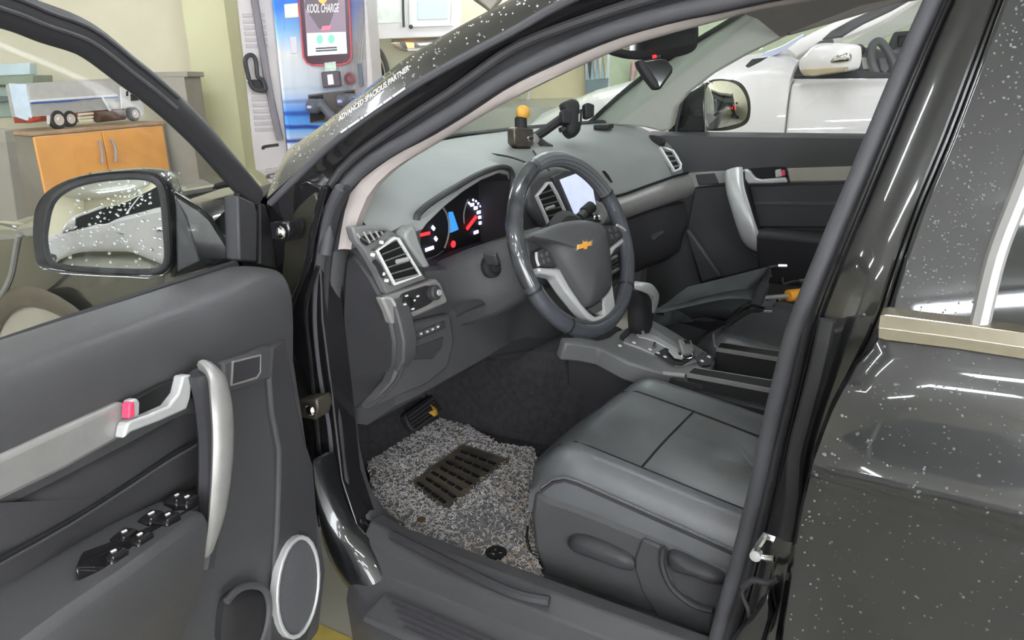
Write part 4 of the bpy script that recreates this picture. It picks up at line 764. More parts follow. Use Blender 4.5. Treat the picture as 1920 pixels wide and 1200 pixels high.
plate('shift_gate', Z11([(840, 330), (870, 305), (960, 305), (1100, 360), (1230, 440), (1340, 500), (1350, 570), (1200, 490), (1060, 410), (950, 375), (880, 365)]), CT, .004, 'silver', con, .002, lift=.008)
plate('tray_back', Z11([(1530, 600), (1640, 530), (1780, 590), (1740, 690), (1640, 700)]), CT, .006, 'plastic2', con, .002, lift=.006)
plate('tray', Z11([(1060, 560), (1200, 480), (1350, 540), (1560, 590), (1400, 690), (1300, 690)]), CT, .004, 'black', con, .001, lift=.007)
for x, y in((822, 430), (1015, 512), (1195, 604), (1110, 556), (655, 468), (866, 226), (1640, 652), (1720, 600)):
    MB().lathe(CT(*Z11([(x, y)])[0])+V((0, 0, .006)), (0, -.3, 1), [(.005, 0), (.005, .002), (.002, .003)], 8).build('gate_light', 'white', con)
# bins with silver edges
for o_, x_ in(([(1288, 700), (1302, 688), (1460, 714), (1460, 732)], -.165), ([(1343, 652), (1352, 641), (1480, 660), (1480, 674)], .06)):
    p = [PZ(.662)(a, b) for a, b in o_]
    bn = MB().prism([V((q.x, q.y, .662)) for q in p], (0, 0, -.16)).build('console_bin', 'black', car, .004)
    frame('bin_rim', o_, PZ(.664), .005, .01, 'silver2', bn)
    plate('bin_inside', o_, PZ(.6635), .004, 'void', bn, 0)
MB().prism([PZ(.63)(a, b) for a, b in((1292, 730), (1345, 700), (1470, 720), (1470, 770))], (0, 0, -.16)).build('armrest_box', 'plastic2', car, .01)
# gear shifter
g0 = CT(*Z11([(945, 330)])[0]); 
SHP = PY(-.02)
sh = pillow('gear_shifter', zz(3.84, 1060, 460, [(500, 330), (520, 300), (600, 305), (650, 360), (640, 440), (625, 520), (600, 635), (545, 640), (530, 560), (525, 440)]), SHP, .03, .014, 'black', car, curve=3)
pillow('shifter_cap', zz(3.84, 1060, 460, [(508, 315), (520, 280), (570, 266), (630, 285), (668, 345), (665, 410), (640, 485), (618, 490), (615, 400), (590, 350), (540, 330)]), PY(-.03), .035, .012, 'silver', sh, curve=3)
MB().tube([SHP(1202, 618), g0], .006, 8).build('shifter_rod', 'chrome', sh)
# pedals
bpn = PL((-.48, .55, .50), (0, -.8, .6))
ped = plate('brake_pedal', zz(2.4, 560, 700, [(475, 185), (600, 95), (650, 160), (520, 262), (495, 235)]), bpn, .02, 'darkrub', car, .004)
for k in range(5):
    a, b = (486+k*9, 200+k*13), (606+k*9, 112+k*13); line('pedal_rib', zz(2.4, 560, 700, [a, b]), PL((-.48, .545, .503), (0, -.8, .6)), .0035, 'plastic2', ped, k=0, n=6)
line('pedal_arm', [(790, 745), (800, 700), (815, 660)], PY(.56), .012, 'black', ped, k=3)
plate('footrest', [(828, 690), (880, 735), (865, 790), (812, 712)], PL((-.3, .55, .5), (-.5, -.7, .5)), .03, 'plastic2', car, .01)
# ---- open front door (hinged at the windscreen pillar, swung 72 degrees)
HG = V((-.90, .42, 0)); TH = R(72)
dd = V((-math.sin(TH), -math.cos(TH), 0)); dn = V((math.cos(TH), -math.sin(TH), 0))
def PD(n): return PL(HG+dn*n, dn)
def DP(s, n, z): return HG+dd*s+dn*n+V((0, 0, z))
# shell: lofted along the door; profile from the window ledge down
def dprof(s):
    g = .86+.14*min(1, s/.22)
    return [DP(s, -.03, 1.015+.04*s), DP(s, .03, 1.022+.05*s), DP(s, .10*g, 1.018+.055*s), DP(s, .124*g, 1.004+.053*s), DP(s, .134*g, .97+.045*s), DP(s, .13*g, .915+.035*s), DP(s, .12*g, .85), DP(s, .115, .60), DP(s, .12, .40), DP(s, .09, .26), DP(s, -.03, .24), DP(s, -.06, .6)]
def dsm(s): q = dprof(s); return cat(q[:6], 4)+q[6:]
def dtap(s, k): q = dsm(s); c = sum(q, V((0, 0, 0)))/len(q); return [p+(c-p)*k*V((1, 1, 1)).length/1.732 for p in q]
door = MB().loft([dtap(.044, .02), dtap(.047, .006)]+[dsm(s) for s in(.054, .1, .2, .35, .5, .7, .9, 1.05)]).build('front_door', 'plastic', car, ang=50)
MB().loft([[DP(s, -.034, 1.012+.04*s), DP(s, -.062, .95+.03*s), DP(s, -.078, .85), DP(s, -.075, .6), DP(s, -.06, .4), DP(s, -.036, .235), DP(s, -.028, .24), DP(s, -.03, .9)] for s in(.03, .05, .3, .6, .9, 1.08)]).build('door_skin', 'paint', door, ang=60)
Z6 = lambda pts: zz(2, 0, 600, pts)
line('window_strip', [(-120, 690), (0, 648), (60, 627), (250, 562), (440, 497)], PD(.0), .0095, 'darkrub', door)
# decorative band, two lengths
D14 = PD(.142)
plate('door_band', Z6([(-200, 605), (0, 515), (250, 400), (460, 305), (490, 320), (466, 440), (250, 560), (0, 682), (-200, 785)]), D14, .02, 'silver2', door, .006)
plate('door_band', Z6([(838, 158), (1022, 96), (1018, 222), (850, 276)]), D14, .02, 'plastic', door, .005)
plate('courtesy_lamp', Z6([(875, 155), (980, 128), (980, 195), (965, 220), (870, 248)]), PD(.144), .012, 'plastic2', door, .003)
frame('lamp_rim', Z6([(875, 155), (980, 128), (980, 195), (965, 220), (870, 248)]), PD(.145), .003, .01, 'silver2', door)
plate('handle_recess', Z6([(488, 300), (600, 240), (722, 200), (722, 290), (640, 330), (500, 400), (470, 430)]), PD(.139), .01, 'void', door, .002, lift=.004)
plate('door_lever', Z6([(688, 210), (716, 203), (722, 215), (716, 290), (702, 335), (600, 380), (492, 422), (466, 446), (478, 390), (492, 378), (560, 356), (636, 322), (672, 275)]), PD(.158), .016, 'silver', door, .006)
plate('lock_knob', Z6([(492, 302), (520, 292), (528, 310), (526, 360), (488, 374)]), PD(.156), .014, 'silver', door, .004)
plate('lock_tab', Z6([(486, 312), (506, 305), (508, 362), (484, 372)]), PD(.158), .012, 'pink', door, .002)
# pull handle: bow standing off the panel
hp = [(775, 178), (812, 215), (828, 300), (836, 420), (832, 560), (815, 720), (792, 830), (765, 925)]
hn = [.165, .185, .20, .205, .205, .198, .185, .16]
pth = cat([PD(n)(*Z6([q])[0]) for q, n in zip(hp, hn)], 5); m_ = len(pth)
MB().tube(pth, [.021*(1 if k < m_*.5 else 1-.75*((k-m_*.5)/(m_*.5))**1.5) for k in range(m_)], 12, sx=.45, up=dn).build('pull_handle', 'silver2', door)
hp2 = [(752, 195), (775, 300), (790, 440), (790, 600), (778, 760), (752, 930)]
MB().tube(cat([PD(.165)(*Z6([q])[0]) for q in hp2], 5), .016, 8, sx=1.2).build('handle_bracket', 'plastic2', door)
# padded insert, stitch line and arm rest
pillow('door_insert', Z6([(-120, 720), (0, 686), (250, 566), (480, 452), (700, 345), (745, 400), (748, 600), (600, 700), (250, 890), (0, 1050), (-120, 1110)]), PD(.124), .015, .016, 'plastic2', door, curve=3, K=4)
for dy in (0, 14): line('stitch_line', Z6([(-60, 935+dy), (0, 900+dy), (250, 760+dy), (480, 615+dy), (640, 510+dy), (742, 452+dy)]), PD(.1425), .0022, 'plastic' if dy else 'seam', door)
ar = []
for (x, y), n, h in(((-120, 1330), .215, .06), ((60, 1235), .22, .06), ((250, 1090), .222, .06), ((470, 940), .222, .055), ((640, 815), .215, .05), ((765, 715), .195, .04)):
    p = PD(n)(*Z6([(x, y)])[0]); q = p-dn*(n-.125)
    ar.append([q+V((0, 0, .012)), p.lerp(q, .5)+V((0, 0, .002)), p+V((0, 0, .0)), p+dn*.006-V((0, 0, .018)), p-dn*.012-V((0, 0, .09)), q-V((0, 0, .22)), q-dn*.02])
MB().loft(ar).build('arm_rest', 'plastic', door, .008, ang=60)
swp = lambda a, b: PN(a, b, DP(.4, .2, .765), V((0, 0, 1)) if False else (dn*-.12+V((0, 0, 1))+dd*-.12))
swb = []
for k in range(6):
    t = k/5; x, y = 330+ (735-330)*t, 915+(650-915)*t
    swb.append((x, y))
pc = PD(.20)(*Z6([(420, 935)])[0]); pd_ = PD(.18)(*Z6([(745, 700)])[0]); pe = PD(.135)(*Z6([(740, 612)])[0]); pf = PD(.135)(*Z6([(310, 850)])[0]); pg = PD(.19)(*Z6([(280, 930)])[0])
sp = MB().prism([pc, pd_, pe, pf, pg], (0, 0, -.02)).build('switch_panel', 'gloss', door, .003)
nsp = newell([pc, pd_, pe, pf]); nsp = nsp if nsp.z > 0 else -nsp
for x, y, wdt in((425, 880, 1), (465, 806, 1), (523, 817, 1), (566, 737, 1.3), (628, 741, 1), (662, 668, .9), (700, 674, 1)):
    c = PN(*Z6([(x, y)])[0], pc+nsp*.008, nsp)
    rk = MB().loft([[c+dd*a*.012*s+dn*b*.009*s+nsp*z for a, b in((-1, -1), (1, -1), (1, 1), (-1, 1))] for s, z in((1.2, -.012), (1.15, .0), (.8, .004))]).build('window_switch', 'gloss', door, .002)
    MB().box(c+nsp*.005, (.006*wdt, .003, .0012)).build('switch_icon', 'white', rk)
# door pocket and speaker
pillow('bottle_pocket', Z6([(840, 1075), (880, 1020), (940, 998), (990, 1015), (1006, 1070), (1000, 1140), (975, 1230), (840, 1240)]), PD(.128), .01, .012, 'black', door, curve=3)
line('pocket_rim', Z6([(850, 1055), (890, 1012), (945, 995), (992, 1012), (1008, 1070), (1000, 1150), (970, 1240)]), PD(.140), .006, 'plastic', door)
edge = Z6([(1012, 225), (1020, 100), (1070, 70), (1092, 180), (1112, 300), (1140, 430), (1178, 545), (1188, 680), (1196, 820), (1200, 1000), (1180, 1120), (1150, 1210), (1010, 1230), (1025, 1000), (1042, 800), (1048, 620), (1050, 490), (1022, 350)])
plate('door_edge_panel', edge, PD(.126), .03, 'plastic2', door, .006)
sp_o = [(557+40*math.cos(k*math.pi/12)+ (9*math.sin(k*math.pi/12)*-1), 1101+98*math.sin(k*math.pi/12)) for k in range(24)]
frame('speaker_ring', sp_o, PD(.134), .0075, .012, 'silver', door, lift=.004, bevel=.002)
M['mesh'] = mk('speaker mesh', (92, 92, 95), .55, bump=1.0, bs=1500, var=.35, vsc=900)
pillow('speaker_grille', sp_o, PD(.130), .005, .008, 'mesh', door, curve=0)
# sash, window frame, glass
sash_o = [(455, 300), (432, 282)]
fl = [(-160, -30), (0, 12), (72, 40), (157, 72), (236, 131), (305, 186), (372, 250), (432, 318), (478, 372)]
wf = cat([DP(1.05, -.01, 1.06), DP(1.045, -.01, 1.2), DP(1.0, -.01, 1.38), DP(.9, -.01, 1.46)]+[PD(-.01)(a, b) for a, b in fl], 6)
MB().tube(wf, .026, 12, sx=.62, up=dn).build('window_frame', 'darkrub', door)
for off, r in((-.006, .003), (.010, .0028)):
    up_ = V((0, 0, 1)); MB().tube([p+dn*.0165+V((0, 0, off))+dd*(-off*.6) for p in wf[:int(len(wf)*.78)]], r, 6).build('frame_groove', 'plastic', door)
plate('mirror_sail_inside', [(446, 366), (478, 380), (484, 400), (482, 492), (450, 488)], PD(.015), .03, 'plastic2', door, .004)
line('sail_seam', [(486, 384), (487, 440), (486, 494)], PD(.012), .005, 'void', door, k=0)
plate('sail_rear', [(486, 378), (500, 385), (512, 430), (520, 505), (486, 495)], PD(.0), .03, 'black', door, .004)
line('glass_channel', [(445, 362), (446, 420), (450, 490)], PD(.0), .006, 'void', door, k=0)
gp_ = [(-160, 702), (0, 645), (440, 492), (444, 372), (372, 262), (305, 196), (236, 141), (157, 82), (72, 50), (0, 22), (-160, -20)]
p = [DP(1.04, -.005, 1.06)]+[PD(-.005)(a, b) for a, b in gp_[1:-1]]+[DP(.9, -.005, 1.45), DP(1.0, -.005, 1.36)]; MB().prism(p, -dn*.004).build('door_glass', 'glass', door, smooth=False)
# ---- door mirror (faces along the door, so towards the viewer)
mn = (dd+dn*.22+V((0, 0, .065))).normalized(); MO = DP(.10, -.15, 1.1)
def PMr(h): return PL(MO+mn*h, mn)
Z5 = lambda pts: zz(3.334, 0, 280, pts)
hous = Z5([(213, 500), (228, 370), (285, 275), (390, 205), (560, 152), (800, 128), (940, 132), (1030, 175), (1070, 300), (1090, 520), (1090, 690), (1060, 770), (960, 806), (800, 800), (560, 790), (340, 768), (245, 725), (218, 610)])
mir = None
o_ = outline(hous, PMr(0), 4); n_ = mn; cc = sum(o_, V((0, 0, 0)))/len(o_)
rings = [[cc+(q-cc)*.93+n_*.004 for q in o_], [cc+(q-cc)*.985+n_*.006 for q in o_], o_]+[[cc+(q-cc)*s-n_*h+V((0, 0, .01*h/.1)) for q in o_] for s, h in((1.0, .02), (.96, .05), (.86, .085), (.65, .11), (.3, .125))]
mir = MB().loft(rings).build('door_mirror', 'paint', car, ang=60)
gls = Z5([(298, 490), (335, 340), (425, 255), (560, 207), (760, 182), (900, 186), (978, 220), (1010, 300), (1028, 500), (1036, 670), (1000, 738), (900, 754), (600, 745), (385, 722), (322, 680), (296, 590)])
pillow('mirror_glass', gls, PMr(.006), .003, .007, 'mirror', mir, curve=3, K=9, pw=1, lift=.001)
MB().tube(outline([((x-203)*1.03+203, (y-420)*1.04+420) for x, y in gls], PMr(.006), 4), .006, 8, True).build('mirror_bezel', 'darkrub', mir)
plate('mirror_arm', Z5([(1070, 250), (1200, 330), (1250, 360), (1330, 430), (1460, 640), (1475, 690), (1280, 750), (1060, 815), (1090, 600)]), PL(DP(.06, -.06, 1.08), (dd*.75+dn*.65)), .06, 'gloss', mir, .008)
plate('mirror_arm_facet', Z5([(1100, 300), (1170, 420), (1255, 700), (1110, 770), (1105, 560)]), PL(DP(.075, -.05, 1.08), (dd*.75+dn*.65)), .01, 'plastic2', mir, .003)
sd = []
for k in range(140):
    a = random.random(); q = o_[random.randrange(len(o_))]; h = random.uniform(0, .07); pp = cc+(q-cc)*(1.0-.9*max(0, h-.02)**1.3)-n_*h
    if q.z > cc.z: sd.append((pp, (q-cc).normalized(), random.uniform(.0012, .0028)))
drops(sd, 'mirror_water_drops', mir)
gpt = outline(gls, PMr(.0075), 3); gc = sum(gpt, V((0, 0, 0)))/len(gpt); ge = (gpt[0]-gc)
sd = []
for k in range(230):
    q = gpt[random.randrange(len(gpt))]; t = random.random()**.6*.96; pp = gc+(q-gc)*t+mn*.007*(1-t*t)
    if (pp-gc).dot(dn) > random.uniform(-.10, .06) or random.random() < .25: sd.append((pp, mn, random.uniform(.0012, .003)))
drops(sd, 'glass_water_drops', mir)
# ---- B pillar
M0 = [(1742, 0), (1692, 110), (1640, 240), (1605, 325), (1555, 440), (1530, 500), (1488, 597), (1460, 675), (1435, 770), (1410, 900), (1385, 1000), (1350, 1130), (1326, 1220)]
M1 = [(1764, 0), (1715, 110), (1652, 255), (1605, 365), (1557, 480), (1510, 602), (1485, 715), (1460, 815), (1435, 920), (1405, 1040), (1375, 1140), (1350, 1220)]
M2 = [(1812, 0), (1760, 120), (1706, 260), (1655, 390), (1610, 500), (1572, 600), (1545, 690), (1520, 790), (1500, 900), (1478, 1010), (1455, 1120), (1430, 1220)]
M3 = [(1882, 0), (1838, 120), (1785, 260), (1730, 390), (1692, 500), (1660, 600), (1612, 690), (1572, 760), (1540, 840), (1516, 920), (1490, 1040), (1462, 1220)]
E0 = lambda pix, x0, k=.30: resamp(cat([PT(x0, k)(a, b) for a, b in pix], 5), 30)
Q0, Q1, Q2, Q3 = E0([(1800, -130)]+M0, -.755), E0([(1822, -130)]+M1, -.785), E0([(1868, -130)]+M2, -.80), E0([(1935, -130)]+M3, -.815)
MB().tube([a.lerp(b, .5)+V((-.004, 0, 0)) for a, b in zip(Q0, Q1)], .0125, 12).build('pillar_seal', 'rubber', car)
def bstrip(name, A, B, mat, crown=0, dep=.05):
    rings = []
    for a, b in zip(A, B):
        m = a.lerp(b, .5)+V((-crown, 0, 0)); rings.append([a, a.lerp(b, .25)+V((-crown*.75, 0, 0)), m, a.lerp(b, .75)+V((-crown*.75, 0, 0)), b, b+V((dep, 0, 0)), a+V((dep, .0, 0))])
    return MB().loft(rings).build(name, mat, car, ang=50)
bstrip('pillar_edge', [a.lerp(b, .9) for a, b in zip(Q0, Q1)], [a.lerp(b, .22) for a, b in zip(Q1, Q2)], 'darkrub', -.006)
bstrip('middle_pillar', [a.lerp(b, .2) for a, b in zip(Q1, Q2)], Q3, 'paint', .010)
for t in (.30, .42): MB().tube([a.lerp(b, t)+V((-.006, 0, 0)) for a, b in zip(Q1, Q2)], .0026, 6).build('pillar_ridge', 'gloss', car)
for t in (.80, .94): MB().tube([a.lerp(b, t)+V((-.008, 0, 0)) for a, b in zip(Q2, Q3)], .003, 6).build('pillar_ridge', 'gloss', car)
line('rear_door_seal', [(1552, 600), (1535, 680), (1512, 770), (1492, 850), (1487, 930), (1474, 1010)], PX(-.84), .0105, 'black', car, sx=.7)
sk = line('door_striker', [(1452, 1012), (1436, 1004), (1424, 1022), (1416, 1040), (1436, 1046), (1452, 1048)], PX(-.845), .0052, 'chrome', car, k=0)
MB().lathe(PX(-.845)(1418, 1040), (-1, 0, 0), [(.008, -.006), (.008, .006), (.003, .008)], 10).build('striker_pin', 'silver', sk)
line('check_cable', [(1392, 1102), (1412, 1088), (1440, 1092), (1460, 1084)], PX(-.845), .005, 'darkrub', car)
line('check_cable', [(1394, 1100), (1392, 1115), (1402, 1140), (1406, 1160)], PX(-.835), .0035, 'darkrub', car)
plate('pillar_foot', [(1404, 1160), (1440, 1110), (1448, 1160), (1430, 1220), (1360, 1220)], PX(-.85), .03, 'gloss', car, .006)
# ---- rear door skin
PRX = [(1.07, -.868), (1.045, -.882), (1.0, -.902), (.95, -.917), (.905, -.930), (.882, -.939), (.872, -.934), (.86, -.925), (.80, -.921), (.7, -.925), (.6, -.928), (.45, -.922), (.3, -.90), (.22, -.88)]
def rx(z):
    for (z0, x0), (z1, x1) in zip(PRX, PRX[1:]):
        if z <= z0 and z >= z1: return x0+(x1-x0)*(z0-z)/(z0-z1)
    return PRX[0][1] if z > 1 else PRX[-1][1]
fe = [(1640, 645), (1632, 655), (1600, 690), (1560, 755), (1530, 830), (1510, 900), (1490, 990), (1475, 1090), (1460, 1195), (1450, 1290)]
fp = []
for a, b in fe:
    p = PX(-.90)(a, b)
    for _ in range(4): p = PX(rx(p.z))(a, b)
    fp.append(p)
fp = cat(fp, 4)
def yfront(z):
    for p, q in zip(fp, fp[1:]):
        if p.z >= z >= q.z: return p.y+(q.y-p.y)*(p.z-z)/max(1e-6, p.z-q.z)
    return fp[0].y if z > fp[0].z else fp[-1].y
rows = []
zs = [1.06, 1.04, 1.02, 1.0, .975, .95, .925, .905, .892, .884, .878, .872, .864, .85, .82, .78, .72, .66, .6, .52, .45, .36, .28, .22]
ylist = [0, .006, .03, .08, .16, .26, .4, .6, .85]
for z in zs:
    yf = yfront(z); rows.append([V((rx(z)+(.03 if k == 0 else (.004 if k == 1 else 0))+.012*(q/.85)**2, yf-q, z-.015*q)) for k, q in enumerate(ylist)])
b = MB().loft(rows, ring=False)
rd = b.build('rear_door', 'paint', car, ang=60, solid=.004)
back = MB().box((-.83, -1.02, .63), (.10, .72, .80)).build('door_core', 'black', rd)
# belt moulding, window frame, glass
bm_ = []
for a, b2 in zip([(1650, 592), (1662, 590), (1790, 607), (1920, 625), (2100, 652)], [(1646, 634), (1660, 638), (1790, 654), (1920, 674), (2100, 702)]):
    p, q = PX(-.888)(*a), PX(-.893)(*b2); bm_.append([p+V((.02, 0, .004)), p, p.lerp(q, .5)+V((-.006, 0, 0)), q, q+V((.02, 0, -.002))])
MB().loft(bm_).build('belt_moulding', mk('satin chrome moulding', (196, 186, 168), .22, metal=.9, var=.05, vsc=60), rd, .001)
fr = [(1665, 594), (1692, 500), (1730, 390), (1785, 260), (1838, 120), (1890, -20), (1950, -160), (2110, -160), (2010, 100), (1920, 340), (1870, 480), (1838, 600), (1836, 614), (1750, 604)]
wfm = plate('rear_window_frame', fr, PT(-.872, .30), .03, 'paint', rd, .004)
line('window_moulding', [(2010, 110), (1918, 350), (1868, 480), (1836, 612)], PT(-.878, .30), .010, 'silver2', rd)
line('window_moulding_edge', [(2000, 100), (1908, 345), (1858, 478), (1826, 610)], PT(-.878, .30), .004, 'chrome', rd)
plate('rear_glass', [(1842, 612), (1870, 490), (1925, 350), (2020, 100), (2300, 100), (2300, 690), (1920, 622)], PT(-.862, .30), .005, 'tint', rd, .001)
# rain drops
sd = []
while len(sd) < 1300:
    z = random.uniform(.5, 1.035); y = yfront(z)-random.uniform(.008, .5)
    if random.random() > (1 if z > .8 else .55): continue
    q = V((rx(z)+.012*((yfront(z)-y)/.85)**2-.002, y, z-.015*(yfront(z)-y))); n = V((-1, 0, (rx(z-.01)-rx(z+.01))/-.02*-1)).normalized()
    n = V((-1, 0, -(rx(z-.01)-rx(z+.01))/.02*-1)).normalized(); n.z = abs(n.z) if z > .88 else n.z
    sd.append((q, n, random.choice([.0007, .0009, .0012, .0014, .0018])*random.uniform(.8, 1.3)))
drops(sd, 'water_drops', rd)
fpts = [PT(-.872, .30)(a, b) for a, b in fr]; fnn = face_out(fpts); sd = []
for k in range(420):
    y = random.uniform(-10, 600); t = y/600; xl = 1888-228*t+6; xr = 1930-95*t if y > 340 else 2010; x = random.uniform(xl, xr)
    sd.append((PT(-.872, .30)(x, y)+fnn*.0003, fnn, random.choice([.0008, .0011, .0014])*random.uniform(.8, 1.3)))
drops(sd, 'water_drops', wfm)
sd = []
for k in range(300):
    i = random.randrange(NS-1); a = P0[i].lerp(P0[i+1], random.random()); c = P1[i].lerp(P1[i+1], random.random()); t = random.uniform(.06, .94)
    q = a.lerp(c, t)+V((-1, 0, .6)).normalized()*(.006*min(1, 1.25-abs(2*t-1)*1.25)+.0006); sd.append((q, V((-.8, -.2, .6)).normalized(), random.choice([.0009, .0013, .0018])*random.uniform(.8, 1.3)))
drops(sd, 'water_drops', ap)
# ---- bonnet and front wings
def body(y):
    k = max(0, y-.5)/1.2; dz = .13*k*k; fx = 1-.10*k*k
    pr = [(0, 1.125), (.3, 1.12), (.55, 1.115), (.74, 1.10), (.80, 1.09), (.85, 1.06), (.895, .985), (.925, .90), (.93, .80), (.925, .55), (.90, .30)]
    L = [V((-x*fx, y, z-dz)) for x, z in reversed(pr)]+[V((x*fx, y, z-dz)) for x, z in pr[1:]]
    return L
bys = [.58, .7, .85, 1.0, 1.2, 1.4, 1.55, 1.68]
br = [body(y) for y in bys]
br.append([V((p.x*.9, 1.76, p.z-.06)) for p in br[-1]])
MB().loft(br, ring=False).build('bonnet_and_wings', 'paint', car, ang=35, solid=.004)
wl = [[V((-.93+dx, y, z)) for dx, z in((.05, 1.06), (.02, 1.02), (0, .95), (0, .75), (.005, .5), (.03, .3))] for y in (.43, .5, .63)]
MB().loft(wl, ring=False).build('wing_rear_edge', 'paint', car, solid=.004)
MB().tube([V((x, yb(x)+.05, 1.125-.05*abs(x/.7)**3)) for x in [i*.07-.7 for i in range(21)]], .03, 6, sx=.5).build('scuttle_panel', 'black', car)
# wheel arch, liner, wheel
WY, WZ = 1.13, .46
arc = [V((-.936+.01*abs(math.cos(R(a))), WY+.40*math.cos(R(a)), WZ+.41*math.sin(R(a)))) for a in range(-10, 191, 8)]
MB().tube(arc, .026, 8, sx=.35, up=(1, 0, 0)).build('wheel_arch', mk('arch moulding', (92, 84, 72), .45, var=.1), car)
M['arch'] = mk('wheel arch liner', (172, 166, 152), .6, var=.06)
MB().loft([[V((-.905-dx, WY+r*math.cos(R(a)), WZ+r*math.sin(R(a)))) for r, dx in((.385, -.02), (.385, .02), (.33, .012), (.25, 0), (.25, -.02))] for a in range(-8, 189, 7)]).build('arch_liner', 'arch', car)
for sx in (-1, 1):
    for wy in (1.13, -1.58):
        wh = MB().lathe((sx*.835, wy, .36), (sx, 0, 0), [(.2, -.1), (.33, -.1), (.36, -.07), (.36, .06), (.33, .095), (.24, .10), (.23, .06), (.06, .07), (.05, .09), (.02, .09)], 28).build('wheel', 'tyre', car)
        MB().lathe((sx*.835, wy, .36), (sx, 0, 0), [(.235, .08), (.24, .098), (.215, .102), (.205, .075), (.07, .07), (.05, .09), (.01, .092)], 24).build('wheel_rim', 'alloy', wh)
        for k in range(5): q = k*2*math.pi/5+.3; MB().tube([V((sx*.925, wy+.04*math.cos(q), .36+.04*math.sin(q))), V((sx*.93, wy+.22*math.cos(q), .36+.22*math.sin(q)))], .026, 6).build('spoke', 'alloy', wh)
# headlamp and bumper end
hl = pillow('headlamp', [(-20, 418), (20, 420), (45, 426), (72, 408), (100, 418), (85, 436), (52, 446), (20, 450), (-20, 448)], PX(-.925), .02, .01, 'chrome', car, curve=3)
line('wing_crease', [(0, 560), (20, 520), (30, 470), (36, 440)], PX(-.935), .007, 'silver2', car)
# wiper end
line('wiper_tip', [(400, 353), (412, 348), (435, 345), (470, 352)], PX(-.72), [.002]*3+[.007]*13, 'void', car)
sd = []
for k in range(160):
    y = random.uniform(.66, 1.3); x = random.uniform(-.84, -.2); kk = (y-.5)/1.2
    z = 1.125-.055*(x/.75)**2-.13*kk*kk+.001; sd.append((V((x, y, z)), V((0, 0, 1)), random.uniform(.0015, .0035)))
drops(sd, 'water_drops', car)
# ---- windscreen, far pillar, roof
def wsl(t): return V((-.76, .45, 1.10)).lerp(V((-.58, -.16, 1.52)), t)
rows = []
for k in range(9):
    t = k/8; a = wsl(t); rows.append([V((a.x*-u*-1 if False else a.x*(1-2*v), a.y+(.24-.10*t)*(1-(1-2*v)**2), a.z+.02*(1-(1-2*v)**2))) for v in [j/16 for j in range(17)] for u in [1]])
MB().loft(rows, ring=False).build('windscreen', 'wsglass', car, solid=.004)
RT = PL((.70, 0, 1.05), (1, 0, .30))
tr = [(1106, 229), (1135, 205), (1170, 174), (1220, 135), (1270, 101), (1320, 70), (1370, 40), (1410, 13), (1450, -15), (1560, -70), (1660, -60), (1690, 2), (1640, 20), (1560, 42), (1480, 66), (1400, 104), (1340, 138), (1290, 176), (1266, 204), (1256, 245), (1240, 248), (1210, 240), (1180, 237), (1140, 236)]
far_p = plate('pillar_trim', tr, RT, .05, 'greige', car, .008)
line('screen_seal', [(1085, 245), (1110, 226), (1135, 203), (1170, 172), (1220, 133), (1270, 99), (1320, 68), (1370, 38), (1410, 11), (1450, -17)], PL((.69, 0, 1.05), (1, 0, .30)), .008, 'void', car)
hd = plate('roof_trim', [(1472, 20), (1478, 68), (1560, 44), (1640, 20), (1700, 2), (1760, -30), (1700, -80), (1480, -60)], PL((.69, 0, 1.05), (1, 0, .30)), .05, 'liner', car, .006)
line('trim_joint', [(1466, -4), (1472, 30), (1480, 66)], PL((.685, 0, 1.05), (1, 0, .30)), .0022, 'plastic', car)
rf = []
for y, z, hw in((-.16, 1.545, .57), (-.35, 1.60, .60), (-.7, 1.645, .62), (-1.3, 1.66, .62), (-2.0, 1.63, .60)):
    rf.append([V((x*hw, y, z-.06*x*x)) for x in(-1, -.6, 0, .6, 1)]+[V((x*hw*.98, y, z-.05-.06*x*x)) for x in(1, .6, 0, -.6, -1)])
MB().loft(rf).build('roof', 'paint', car, ang=50)
rl = []
for y, z, hw in((-.14, 1.485, .585), (-.35, 1.545, .61), (-.7, 1.585, .63), (-1.3, 1.6, .63), (-2.0, 1.57, .61)):
    rl.append([V((x*hw, y, z-.06*x*x)) for x in(-1, -.6, 0, .6, 1)]+[V((x*hw, y, z-.012-.06*x*x)) for x in(1, .6, 0, -.6, -1)])
MB().loft(rl).build('roof_lining', 'liner', car, ang=50)
MB().box((0, -2.05, .68), (1.5, .1, .75)).build('tailgate', 'paint', car, .03)
MB().box((.85, -1.3, .72), (.12, 1.6, .85)).build('rear_side_panel', 'paint', car, .04)
MB().prism([V((-.60, -1.35, .66)), V((-.60, -1.35, .5)), V((-.60, -1.8, .5)), V((-.60, -1.95, 1.2)), V((-.60, -1.8, 1.2)), V((-.60, -1.72, .7))], (1.2, 0, 0)).build('rear_bench', 'leather', car, .04, seg=3)
bp2 = [V((.80, -.55, 1.0)), V((.80, -.78, 1.0)), V((.62, -.85, 1.56)), V((.62, -.70, 1.56))]
MB().prism(bp2, (-.05, 0, 0)).build('middle_pillar', 'greige', car, .01)
